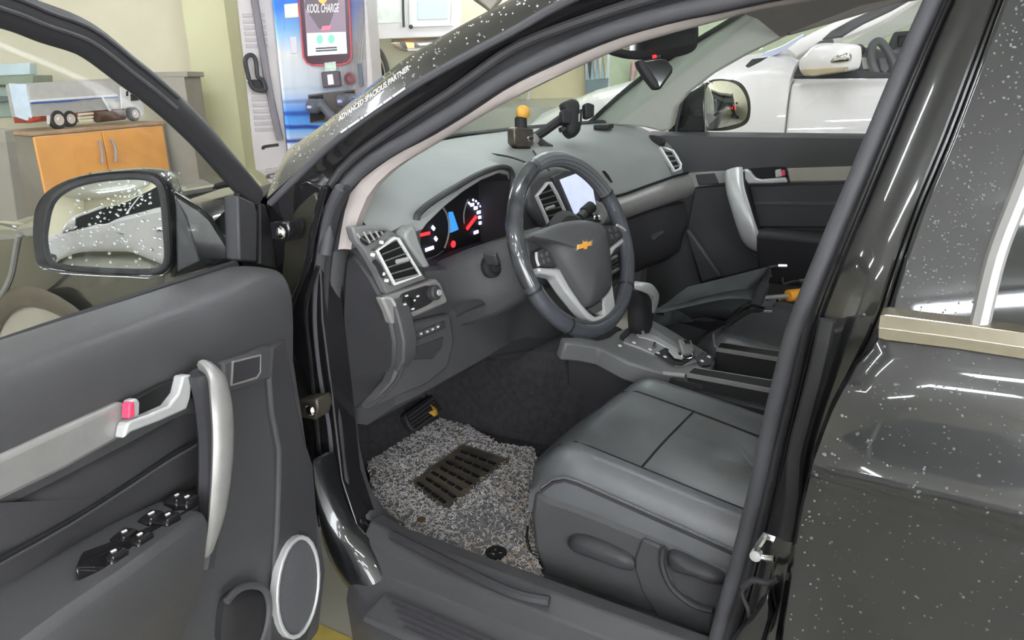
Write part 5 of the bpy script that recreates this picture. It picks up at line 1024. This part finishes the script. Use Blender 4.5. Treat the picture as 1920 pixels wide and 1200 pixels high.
# ---- far door
fd = MB().loft([[V((.78, y, 1.13)), V((.72, y, 1.138)), V((.695, y, 1.125)), V((.69, y, 1.02)), V((.70, y, 1.0)), V((.715, y, .80)), V((.70, y, .5)), V((.72, y, .38)), V((.88, y, .3)), V((.92, y, .8)), V((.86, y, 1.1))] for y in (.30, .2, 0, -.3, -.6)]).build('passenger_door', 'plastic', car, ang=50)
F1 = PX(.69)
plate('passenger_band', Z10([(532, 312), (820, 292), (835, 378), (590, 416), (560, 360)]), F1, .02, 'silver2', fd, .004)
plate('passenger_band', Z10([(1228, 270), (1720, 255), (1690, 372), (1255, 380)]), F1, .02, mk('pale satin trim', (168, 164, 154), .4, metal=.4, var=.04), fd, .006)
plate('passenger_lamp', Z10([(602, 325), (735, 312), (768, 388), (625, 398)]), PX(.686), .01, 'plastic2', fd, .004)
plate('passenger_handle_recess', Z10([(940, 285), (1150, 268), (1230, 270), (1245, 345), (1030, 350), (980, 320)]), PX(.688), .01, 'void', fd, .002)
plate('passenger_lever', Z10([(925, 290), (960, 282), (985, 300), (1020, 345), (1060, 356), (1170, 346), (1228, 340), (1240, 380), (965, 390), (940, 350)]), PX(.675), .015, 'silver', fd, .005)
plate('passenger_lock_knob', Z10([(1155, 292), (1195, 284), (1205, 335), (1158, 345)]), PX(.672), .012, 'silver', fd, .003)
plate('passenger_lock_tab', Z10([(1196, 293), (1220, 290), (1225, 330), (1200, 335)]), PX(.672), .012, 'pink', fd, .002)
fpth = [(868, 290), (880, 420), (920, 560), (965, 700), (1010, 800), (1058, 868)]
MB().tube(cat([PX(x)(*Z10([q])[0]) for q, x in zip(fpth, (.672, .64, .62, .62, .64, .672))], 5), [.030]*19+[.028, .025, .021, .017, .012, .008, .005], 12, sx=.45, up=(1, 0, 0)).build('passenger_pull_handle', 'silver', fd)
MB().tube(cat([PX(.685)(*Z10([(x+60, y+10)])[0]) for x, y in fpth[:-1]], 5), .016, 8).build('passenger_handle_bracket', 'black', fd)
plate('passenger_insert', Z10([(975, 400), (1690, 385), (1600, 690), (1040, 690)]), PX(.694), .01, 'plastic2', fd, .006)
plate('passenger_insert_groove', Z10([(1000, 510), (1640, 505), (1630, 540), (1010, 535)]), PX(.692), .006, 'plastic', fd, .003)
plate('passenger_lower_panel', Z10([(600, 410), (830, 395), (930, 700), (1020, 870), (1090, 900), (1090, 960), (640, 1080), (540, 720)]), PX(.698), .01, 'plastic2', fd, .006)
MB().loft([[V((.70, y, .845)), V((.63, y, .85)), V((.615, y, .83)), V((.64, y, .76)), V((.70, y, .66))] for y in (-.10, -.25, -.45, -.7)]).build('passenger_arm_rest', 'plastic2', fd, .008)
plate('passenger_kick_panel', Z10([(525, 705), (560, 700), (700, 900), (790, 1030), (640, 1080)]), PX(.66), .02, 'plastic2', car, .01)
# far window glass and sail
plate('passenger_sail', zz(2.667, 1200, 0, [(130, 700), (150, 600), (180, 530), (250, 460), (320, 420), (322, 660), (180, 672)]), PX(.74), .02, 'gloss', fd, .004)
line('passenger_sail_rib', zz(2.667, 1200, 0, [(178, 665), (190, 590), (215, 500)]), PX(.735), .006, 'plastic2', fd, k=3)
plate('passenger_glass', [(1260, 245), (1264, 206), (1292, 176), (1345, 136), (1405, 102), (1485, 64), (1640, 18), (1800, -40), (1900, 246)], PL((.76, 0, 1.12), (1, 0, .30)), .004, 'glass', fd, 0)
# far exterior mirror
fmn = V((-.62, -.78, .0)).normalized(); FM = PL((.98, .12, 1.21), fmn)
Z4 = lambda pts: zz(2.667, 1200, 0, pts)
fo = outline(Z4([(318, 480), (345, 405), (440, 396), (510, 420), (548, 490), (552, 570), (530, 620), (460, 648), (380, 655), (322, 645), (305, 580)]), FM, 4); fc = sum(fo, V((0, 0, 0)))/len(fo)
fm = MB().loft([[fc+(q-fc)*.94+fmn*.002 for q in fo], fo]+[[fc+(q-fc)*s-fmn*h for q in fo] for s, h in((1, .02), (.93, .06), (.7, .1), (.3, .12))]).build('passenger_mirror', 'paint', car, ang=60)
pillow('mirror_glass', Z4([(322, 480), (348, 415), (425, 405), (490, 430), (528, 490), (536, 560), (515, 606), (450, 628), (380, 642), (332, 638), (314, 580)]), FM, .003, .004, 'mirror', fm, curve=3, K=8, pw=1, lift=.002)
line('mirror_foot', Z4([(330, 640), (250, 640), (200, 640)]), PX(.86), .03, 'gloss', fm, k=0)
# ---- rear-view mirror
rvn = V((-.41, -.90, -.06)).normalized(); RV = PL((.03, .02, 1.40), rvn)
Z1 = lambda pts: zz(3.53, 900, 0, pts)
rvo = [(875, 345), (930, 260), (1100, 170), (1250, 110), (1400, 125), (1442, 160), (1440, 290), (1400, 345), (1300, 378), (1180, 398), (1040, 395), (940, 378)]
o2 = outline(Z1(rvo), RV, 4); c2 = sum(o2, V((0, 0, 0)))/len(o2)
rvm = MB().loft([[c2+(q-c2)*s-rvn*h for q in o2] for s, h in((.93, -.004), (1, .0), (1, .018), (.9, .04), (.5, .055), (.15, .06))]).build('rear_view_mirror', 'black', car, ang=60)
plate('mirror_glass', Z1([(935, 330), (985, 260), (1120, 185), (1260, 135), (1400, 150), (1418, 175), (1412, 275), (1370, 300), (1240, 325), (1080, 335)]), RV, .003, 'mirror', rvm, .001, curve=3, lift=.006)
plate('status_light', Z1([(1133, 366), (1156, 362), (1158, 382), (1134, 386)]), RV, .003, 'red', rvm, 0, lift=.006)
plate('mirror_button', Z1([(1160, 368), (1186, 364), (1186, 378), (1160, 382)]), RV, .003, 'plastic', rvm, 0, lift=.006)
MB().tube([c2-rvn*.05, c2-rvn*.09+V((0, .06, .05))], .012, 8).build('mirror_stem', 'black', rvm)
# ---------------------------------------------------------------- white car parked beyond the far door
M['whitecar2'] = M['whitecar']
wc = thing('car', (2.9, -.6, 0), 'white car parked alongside, seen through the far window', 'car')
XW = PX(2.05); Z2 = lambda pts: zz(2.667, 1200, 0, pts)
def body_w(y):
    return [V((2.0+dx, y, z)) for dx, z in((.30, .3), (.06, .32), (.0, .5), (-.02, .8), (.0, 1.0), (.02, 1.18), (.05, 1.255), (.10, 1.275), (1.7, 1.28), (1.72, .3))]
dfr = MB().loft([body_w(y) for y in (.168, .1, -.3, -.8, -1.4)]).build('front_door', 'whitecar2', wc, .01, ang=50)
fw = []
for y, zt, xo in((.172, 1.33, 0), (.35, 1.345, .0), (.6, 1.31, .005), (.9, 1.26, .02), (1.3, 1.18, .06), (1.7, 1.05, .14), (1.95, .85, .3)):
    fw.append([V((2.0+xo+dx, y, z)) for dx, z in((.30, .3), (.05, .32), (0, .5), (-.02, zt-.42), (.0, zt-.2), (.03, zt-.06), (.10, zt), (.25, zt+.06), (.8-xo, zt+.09), (1.4-2*xo, zt+.06), (1.7-2*xo, zt-.05), (1.72-2*xo, .3))])
MB().loft(fw).build('front_wing', 'whitecar2', wc, ang=50)
plate('belt_trim', Z2([(765, 395), (770, 372), (830, 375), (1050, 350), (1300, 370), (1300, 392)]), PX(1.99), .02, 'plastic2', wc, .004)
plate('sail', Z2([(765, 385), (800, 300), (850, 240), (900, 205), (960, 190), (1000, 350), (830, 380)]), PX(2.03), .02, 'plastic2', wc, .004)
mw = pillow('door_mirror', Z2([(795, 310), (830, 265), (880, 222), (960, 215), (1040, 225), (1055, 260), (1050, 320), (1030, 350), (960, 365), (860, 380), (810, 370)]), PL((1.92, .03, 1.35), (-.75, .2, .0)), .10, .05, 'whitecar2', wc, curve=4)
pillow('turn_lamp', Z2([(945, 315), (985, 275), (1040, 265), (1046, 300), (1020, 312)]), PL((1.875, .03, 1.35), (-.75, .2, .0)), .02, .006, 'chrome', mw, curve=3)
plate('mirror_base', Z2([(800, 345), (1030, 335), (1020, 358), (960, 366), (860, 382), (815, 372)]), PL((1.86, .03, 1.35), (-.75, .2, .0)), .03, mk('tan underside', (176, 160, 132), .5, var=.05), mw, .004)
apn = PL((2.05, 0, 1.25), (1, 0, -.30))
plate('front_pillar', Z2([(730, 245), (800, 190), (900, 140), (1000, 95), (1080, 70), (1140, 40), (1200, 10), (1290, -40), (1420, -40), (1340, 20), (1240, 85), (1130, 140), (1000, 190), (900, 212), (840, 255), (780, 290)]), apn, .06, 'whitecar2', wc, .01)
plate('pillar_rubber', Z2([(910, 205), (960, 160), (1060, 105), (1200, 40), (1320, -20), (1400, -20), (1260, 60), (1120, 125), (1010, 190)]), PL((2.06, 0, 1.25), (1, 0, -.30)), .05, 'plastic2', wc, .006, lift=.02)
plate('inner_trim', Z2([(1030, 220), (1200, 110), (1380, 0), (1500, -10), (1500, 60), (1260, 170), (1150, 230)]), PL((3.0, 0, 1.3), (1, 0, .3)), .05, 'greige', wc, .006)
plate('windscreen', Z2([(1000, 200), (1120, 130), (1300, 30), (1390, -5), (1300, 50), (1150, 150), (1030, 225)]), PL((2.7, 0, 1.3), (1, 0, .3)), .02, 'wallg', wc, 0)
plate('bonnet_vent', Z2([(525, 330), (560, 295), (640, 285), (600, 310), (540, 340)]), PX(2.03), .01, 'plastic2', wc, .003)  # charcoal strip on the white bonnet
plate('dashboard', Z2([(1040, 240), (1110, 235), (1320, 270), (1320, 385), (1040, 360)]), PX(2.6), .3, 'plastic2', wc, .01)
plate('cluster_panel', Z2([(1105, 285), (1160, 290), (1165, 345), (1115, 345)]), PX(2.4), .02, 'greige', wc, .004)
swn = V((-.75, -.60, .25)).normalized(); SWp = PL((2.4, -.15, 1.33), swn)
swo = outline(Z2([(1165, 330), (1155, 270), (1168, 220), (1200, 210), (1235, 250), (1265, 310), (1282, 370), (1270, 400), (1200, 395)]), SWp, 4)
sww = MB().tube(swo, .020, 10, True).build('steering_wheel', 'plastic', wc)
plate('wheel_hub', Z2([(1195, 290), (1225, 285), (1250, 340), (1230, 370), (1205, 350)]), SWp, .02, 'plastic', sww, .005)
plate('interior_side', Z2([(1180, 255), (1420, 240), (1420, 400), (1180, 400)]), PX(3.1), .05, 'plastic', wc, .01)
plate('passenger_mirror', Z2([(1270, 165), (1380, 160), (1390, 250), (1265, 255)]), PX(3.6), .1, 'tint', wc, .02)
plate('dark_trim', Z2([(1240, 220), (1270, 160), (1390, 150), (1390, 175), (1285, 180), (1270, 260)]), PX(3.5), .05, 'black', wc, .01)
MB().lathe(PX(2.4)(1610, 95), (-1, 0, 0), [(.03, 0), (.03, .03), (.015, .05)], 12).build('phone_knob', 'black', wc)
MB().loft([[V((2.12, y, z)), V((2.3, y, z+.05)), V((3.3, y, z+.05)), V((3.5, y, z)), V((3.3, y, z-.02)), V((2.3, y, z-.02))] for y, z in((-.35, 1.62), (-.8, 1.70), (-1.8, 1.70))]).build('roof', 'whitecar2', wc, .01)
for wy in(1.2, -1.6): MB().lathe((2.12, wy, .36), (-1, 0, 0), [(.2, -.1), (.33, -.1), (.36, -.07), (.36, .06), (.33, .095), (.24, .10), (.23, .06), (.06, .07), (.02, .09)], 28).build('wheel', 'tyre', wc)
plate('headlamp', [(1420, 112), (1432, 98), (1450, 92), (1470, 84), (1490, 72), (1510, 62), (1500, 80), (1460, 100), (1432, 112)], PX(2.2), .03, mk('bluish lamp glass', (206, 214, 246), .1, metal=.5, var=.03), wc, .004)
# other parked cars
sfd = (sd_*math.cos(R(28))-HF*math.sin(R(28))); SRZ = math.atan2(-sfd.x, sfd.y); SL = GP(9.0, -1.56, 1.38)-Matrix.Rotation(SRZ, 3, 'Z') @ V((.82, 1.38, .34))
suv = parked('car', 'pale cream car with lit headlamp behind the charger', SL, SRZ, 'beigecar')
pillow('headlamp', [(735, 73), (742, 90), (760, 96), (800, 97), (850, 88), (860, 70), (800, 70)], PH(8.3), .05, .03, 'chrome', suv, curve=2)
plate('turn_lamp', [(760, 79), (775, 80), (776, 90), (764, 90)], PH(8.25), .02, mk('lit amber lamp', (255, 170, 110), .3, emit=1.2, ecol=(255, 165, 100), var=.05), suv, .004)
plate('lamp_strip', [(762, 91), (800, 90), (798, 95), (766, 96)], PH(8.24), .02, 'white', suv, .003)
lcar = parked('car', 'white car reflected in the open door mirror', (-5.2, .35, 0), 0, 'whitecar')
tcar = parked('car', 'dark car with lit red tail lamps reflected in the far door mirror', (.2, -8.2, 0), math.pi, 'tint', tail=True)
# ---------------------------------------------------------------- loop mat on the driver floor
mat_o = [(672, 775), (745, 742), (800, 735), (845, 770), (885, 805), (940, 835), (1000, 842), (1012, 880), (1000, 960), (1005, 1040), (1020, 1090), (985, 1100), (870, 1062), (760, 1010), (725, 985), (700, 930), (685, 850)]
MZ = PZ(.412); mo = [MZ(a, b) for a, b in mat_o]
fm_ = thing('floor_mat', mo[0], 'grey coil loop floor mat in the driver footwell', 'floor mat')
MB().prism([V((p.x, p.y, .405)) for p in mo], (0, 0, .010)).build('mat_backing', mk('mat backing', (120, 116, 112), .9, var=.2, vsc=40), fm_)
def inside(x, y, P):
    c = False
    for i in range(len(P)):
        a, b = P[i], P[i-1]
        if (a.y > y) != (b.y > y) and x < (b.x-a.x)*(y-a.y)/(b.y-a.y)+a.x: c = not c
    return c
xs = [p.x for p in mo]; ys_ = [p.y for p in mo]
M['loopA'] = mk('pale vinyl loop', (208, 205, 206), .55, rgb2=(176, 173, 174), vsc=90); M['loopB'] = mk('dark vinyl loop', (126, 124, 126), .55, var=.2, vsc=60); M['loopC'] = mk('dusty vinyl loop', (190, 172, 152), .7, var=.2, vsc=60)
bs_ = {'loopA': MB(), 'loopB': MB(), 'loopC': MB()}; cnt = 0
pad = [MZ(a, b) for a, b in((770, 905), (868, 833), (955, 862), (832, 955))]
stain = MZ(905, 985)
while cnt < 7500:
    x, y = random.uniform(min(xs), max(xs)), random.uniform(min(ys_), max(ys_))
    if not inside(x, y, mo) or inside(x, y, pad): continue
    cnt += 1; a = random.uniform(0, 6.28); r = random.uniform(.0035, .0065); ds_ = math.hypot(x-stain.x, y-stain.y)
    k_ = random.random(); key = ('loopB' if k_ < .32+.5*math.exp(-(ds_/.07)**2) else ('loopC' if k_ < .40+.22*max(0, min(1, (.30-y)/.3)) else 'loopA'))
    c = V((x, y, .4145)); u_ = V((math.cos(a), math.sin(a), 0)); v_ = V((-u_.y, u_.x, 0)); s_ = random.uniform(.2, .6)
    pth = [c-u_*r, c-u_*r*.45+v_*r*s_+V((0, 0, r*.7)), c+u_*r*.45+v_*r*s_*.4+V((0, 0, r*.8)), c+u_*r-v_*r*s_*.4]
    bs_[key].tube(pth, .0011, 3)
for k, b in bs_.items(): o = b.build('loop_pile', k, fm_, smooth=False); o['kind'] = 'stuff'
hp_ = plate('heel_pad', [(768, 905), (868, 833), (956, 862), (834, 957)], PZ(.419), .008, mk('muddy heel pad', (64, 61, 59), .5, rgb2=(100, 90, 76), vsc=18), fm_, .002)
for k in range(7):
    t0 = (k+.6)/7.6; a = (768+(868-768)*t0, 905+(833-905)*t0); b = (834+(956-834)*t0, 957+(862-957)*t0)
    for q in range(4):
        s0_, s1_ = .12+q*.2+.04*(k % 2), .26+q*.2+.04*(k % 2)
        line('pad_tread', [(a[0]+(b[0]-a[0])*s0_, a[1]+(b[1]-a[1])*s0_), (a[0]+(b[0]-a[0])*s1_, a[1]+(b[1]-a[1])*s1_)], PZ(.4205), .0045, 'gloss', hp_, k=0, n=6)
MB().lathe(PZ(.418)(930, 1037), (0, 0, 1), [(.022, -.002), (.022, .003), (.014, .004), (.012, .001)], 14).build('mat_eyelet', 'void', fm_)
MB().lathe(PZ(.418)(790, 975), (0, 0, 1), [(.010, -.002), (.010, .003), (.004, .004)], 8).build('mud_clod', mk('mud', (92, 72, 52), .9, var=.2), fm_)
# leaf on the brake pedal
lf = pillow('fallen_leaf', zz(2.4, 560, 700, [(592, 172), (612, 158), (600, 136), (618, 146), (632, 160), (634, 182), (618, 190), (604, 180)]), PL((-.48, .53, .51), (0, -.8, .6)), .001, .004, mk('yellow leaf', (206, 160, 58), .6, var=.15, vsc=60), None, curve=0, K=3); tag(lf, 'small yellow leaf stuck on the brake pedal', 'leaf')
lf.location = (0, .006, -.004)
# ---------------------------------------------------------------- keys in the console tray
ky = thing('key', CT(*Z11([(1440, 560)])[0]), 'silver car key with ring lying in the console tray', 'key')
plate('key_head', Z11([(1335, 425), (1490, 440), (1520, 560), (1470, 600), (1380, 605)]), CT, .010, 'silver2', ky, .003, lift=.018)
plate('key_button', Z11([(1385, 450), (1460, 455), (1470, 500), (1395, 500)]), CT, .003, 'chrome', ky, .001, lift=.021)
plate('key_tag', Z11([(1215, 560), (1240, 500), (1260, 560), (1390, 640), (1380, 660), (1290, 640)]), CT, .004, 'silver', ky, .001, lift=.016)
MB().tube([CT(*Z11([(1460+70*math.cos(q), 620+38*math.sin(q))])[0])+V((0, 0, .014)) for q in [k*math.pi/8 for k in range(16)]], .0022, 6, True).build('key_ring', 'chrome', ky)
line('key_blade', Z11([(1075, 455), (1060, 500), (1085, 500)]), lambda a, b: CT(a, b)+V((0, 0, .012)), .003, 'chrome', ky, k=0)
# ---------------------------------------------------------------- umbrella on the passenger seat
um = thing('umbrella', PZ(.70)(1330, 580), 'half folded black umbrella with orange handle on the passenger seat', 'umbrella')
Z13 = lambda pts: zz(5.333, 1180, 480, pts)
UP = [PZ(.80), PZ(.76), PZ(.74)]
def U(x, y, z): return PZ(z)(*Z13([(x, y)])[0])
tip = U(250, 580, .70)
e1 = [(560, 330, .79), (720, 280, .80), (1000, 210, .81), (1390, 110, .82)]
ridge1 = [U(*q) for q in e1]
seam = [U(380, 515, .715), U(640, 425, .725), (U(1000, 335, .735)), U(1360, 215, .755)]
mid = [U(420, 545, .735), U(740, 470, .765), U(1020, 425, .77), U(1260, 440, .75)]
low = [U(420, 610, .685), U(620, 655, .68), U(860, 662, .68), U(985, 660, .685)]
def rs(pts, n=12): return resamp(cat([tip]+pts, 5), n)
rowsU = [rs(ridge1), [a.lerp(b, .5)+V((0, 0, .008)) for a, b in zip(rs(ridge1), rs(seam))], rs(seam), [a.lerp(b, .45)+V((0, 0, .012)) for a, b in zip(rs(seam), rs(mid))], rs(mid), [a.lerp(b, .5)+V((0, 0, .01)) for a, b in zip(rs(mid), rs(low))], rs(low)]
MB().loft(rowsU, ring=False, caps=False).build('canopy', 'cloth', um, ang=70, solid=.002)
# hidden back side of the folded canopy
bk_ = [rs(ridge1), [a.lerp(b, .5)-V((0, -.03, .06)) for a, b in zip(rs(ridge1), rs(low))], rs(low)]
MB().loft(bk_, ring=False, caps=False).build('canopy_back', 'cloth', um, ang=70, solid=.002)
MB().loft([[U(245, 585, .69), U(270, 570, .72), U(300, 600, .67)], [U(420, 620, .685), U(420, 560, .70), U(430, 640, .66)], [U(900, 670, .69), U(900, 640, .70), U(820, 760, .66)], [U(960, 690, .69), U(1000, 660, .70), U(700, 820, .65)]]).build('canopy_fold', 'black', um)
ribs = [((1390, 115, .82), (1470, 100, .82), (1575, 100, .82)), ((1330, 210, .76), (1380, 203, .76), (1418, 198, .76)), ((1535, 220, .74), (1545, 275, .74), (1640, 255, .74), (1765, 245, .74)), ((1200, 510, .70), (1250, 505, .70), (1350, 526, .70)), ((1330, 545, .70), (1380, 560, .70), (1425, 562, .70)), ((1440, 500, .70), (1500, 452, .71), (1545, 445, .71)), ((1380, 440, .71), (1390, 415, .72), (1405, 395, .72))]
for rb in ribs:
    pts = cat([U(*q) for q in rb], 4); r_ = MB().tube(pts, .0032, 6).build('rib', 'plastic2', um)
    d_ = (pts[-1]-pts[-2]).normalized(); MB().tube([pts[-1]-d_*.022, pts[-1]], .0055, 8).build('rib_tip', 'chrome', r_)
for a, b, c in(((980, 680, .69), (1060, 600, .71), (1200, 510, .70)), ((1000, 670, .685), (1180, 560, .72), (1330, 545, .70)), ((1260, 500, .74), (1340, 300, .78), (1390, 115, .81))):
    MB().tube(cat([U(*a), U(*b), U(*c)], 5), [.016]*6+[.010]*4+[.004], 8, sx=.5).build('fold', 'black', um)
MB().tube([U(1300, 420, .73), U(1490, 405, .73), U(1580, 398, .73)], .006, 8).build('shaft', 'silver2', um)
MB().tube(cat([U(1575, 400, .73), U(1600, 396, .73), U(1700, 384, .73), U(1800, 374, .73), U(1950, 360, .73)], 3), [.006, .013, .0165, .017]+[.017]*9, 12).build('handle', mk('orange handle', (240, 166, 52), .4, var=.06), um)
sk_ = line('loose_cable', zz(5.333, 1180, 480, [(330, 330), (400, 280), (480, 262), (550, 280), (600, 300)]), PZ(.60), .006, 'plastic', None); tag(sk_, 'thin grey cable loop in the passenger footwell behind the umbrella', 'cable')
# ---------------------------------------------------------------- phone holder on the dash
Z8b = lambda pts: zz(4.174, 800, 100, pts)
phn = V((-.45, -.86, .25)).normalized(); PHO = PL((.06, .33, 1.20), phn)
ph = thing('phone_holder', V((.0, .33, 1.14)), 'black clamp phone holder on an arm on the dashboard', 'phone holder')
pillow('cradle', Z8b([(1065, 400), (1090, 372), (1140, 356), (1180, 370), (1195, 400), (1190, 460), (1200, 520), (1205, 590), (1180, 635), (1145, 660), (1110, 640), (1085, 600), (1095, 540), (1085, 460)]), PHO, .02, .014, 'black', ph, curve=2)
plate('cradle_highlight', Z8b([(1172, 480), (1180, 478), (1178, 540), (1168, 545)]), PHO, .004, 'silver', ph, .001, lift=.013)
plate('clamp_jaw', Z8b([(1030, 465), (1045, 450), (1095, 455), (1110, 480), (1108, 545), (1090, 565), (1038, 555)]), PHO, .02, 'black', ph, .004, lift=.02)
plate('clamp_jaw', Z8b([(1210, 410), (1235, 395), (1285, 415), (1282, 505), (1240, 525), (1215, 515)]), PHO, .02, 'black', ph, .004, lift=.02)
plate('clamp_bar', Z8b([(1195, 440), (1220, 430), (1220, 560), (1195, 580)]), PHO, .02, 'plastic2', ph, .003)
plate('clamp_foot', Z8b([(1040, 580), (1075, 575), (1085, 610), (1050, 618)]), PHO, .02, 'black', ph, .003, lift=.01)
PA = PL((.03, .36, 1.17), (-.5, -.85, .2))
line('arm', Z8b([(850, 655), (920, 610), (990, 560), (1060, 510)]), PA, .0135, 'black', ph)
line('arm_foot', Z8b([(855, 650), (890, 690), (930, 720), (975, 742)]), PA, .010, 'plastic2', ph)
MB().lathe(PA(*Z8b([(835, 672)])[0]), (-.5, -.85, .2), [(.014, -.02), (.014, .01), (.008, .014)], 14).build('joint', 'silver2', ph)
# bronze block with a yellow ball
bb = thing('dash_ornament', V((-.03, .34, 1.14)), 'small bronze block with a yellow ball on top, on the dashboard', 'ornament')
PB_ = PL((-.02, .33, 1.17), (-.45, -.89, 0))
bo = [PB_(*q) for q in Z8b([(683, 590), (720, 578), (838, 592), (840, 710), (815, 735), (710, 735), (683, 708)])]
MB().prism(bo, V((.45, .89, 0))*.035).build('block', mk('brushed bronze', (112, 104, 98), .28, metal=.8, var=.2, vsc=30), bb, .003)
MB().prism([PB_(*q) for q in Z8b([(708, 735), (815, 735), (812, 746), (712, 746)])], V((.45, .89, 0))*.03).build('base', 'void', bb)
c_ = PB_(*Z8b([(772, 552)])[0])+V((.01, .02, 0))
MB().lathe(c_-V((0, 0, .022)), (0, 0, 1), [(.0165, 0), (.0175, .008), (.0165, .012), (.0165, .036), (.012, .04)], 16).build('collar', 'black', bb)
c_ = PB_(*Z8b([(789, 465)])[0])+V((.01, .02, 0))
MB().lathe(c_, (0, 0, 1), [(.004, -.03), (.006, -.022), (.0105, -.0165), (.0165, -.01), (.019, 0), (.0165, .01), (.010, .0165), (.002, .019)], 18).build('ball', mk('yellow ball', (240, 178, 78), .4, var=.06), bb)
plate('block_mark', Z8b([(785, 655), (815, 645), (838, 650), (835, 680), (800, 690)]), PB_, .004, 'chrome', bb, .002, lift=.002)
# mirror-faced toll terminal under the rear-view mirror
tt = thing('toll_terminal', V((.02, .0, 1.33)), 'black diamond shaped terminal with shiny face below the rear view mirror', 'toll terminal')
tn_ = V((-.75, -.6, .1)).normalized(); TT = PL((.02, .0, 1.33), tn_)
plate('case', Z1([(1040, 400), (1200, 385), (1240, 395), (1278, 445), (1275, 480), (1195, 592), (1155, 590), (1100, 520), (1050, 440)]), TT, .03, 'black', tt, .004)
M['face'] = mk('glossy dark face', (170, 172, 178), .06, metal=1, var=.1)
plate('face', Z1([(1085, 408), (1190, 392), (1235, 402), (1272, 446), (1185, 578), (1170, 540), (1125, 470)]), TT, .004, 'face', tt, .001, lift=.004)
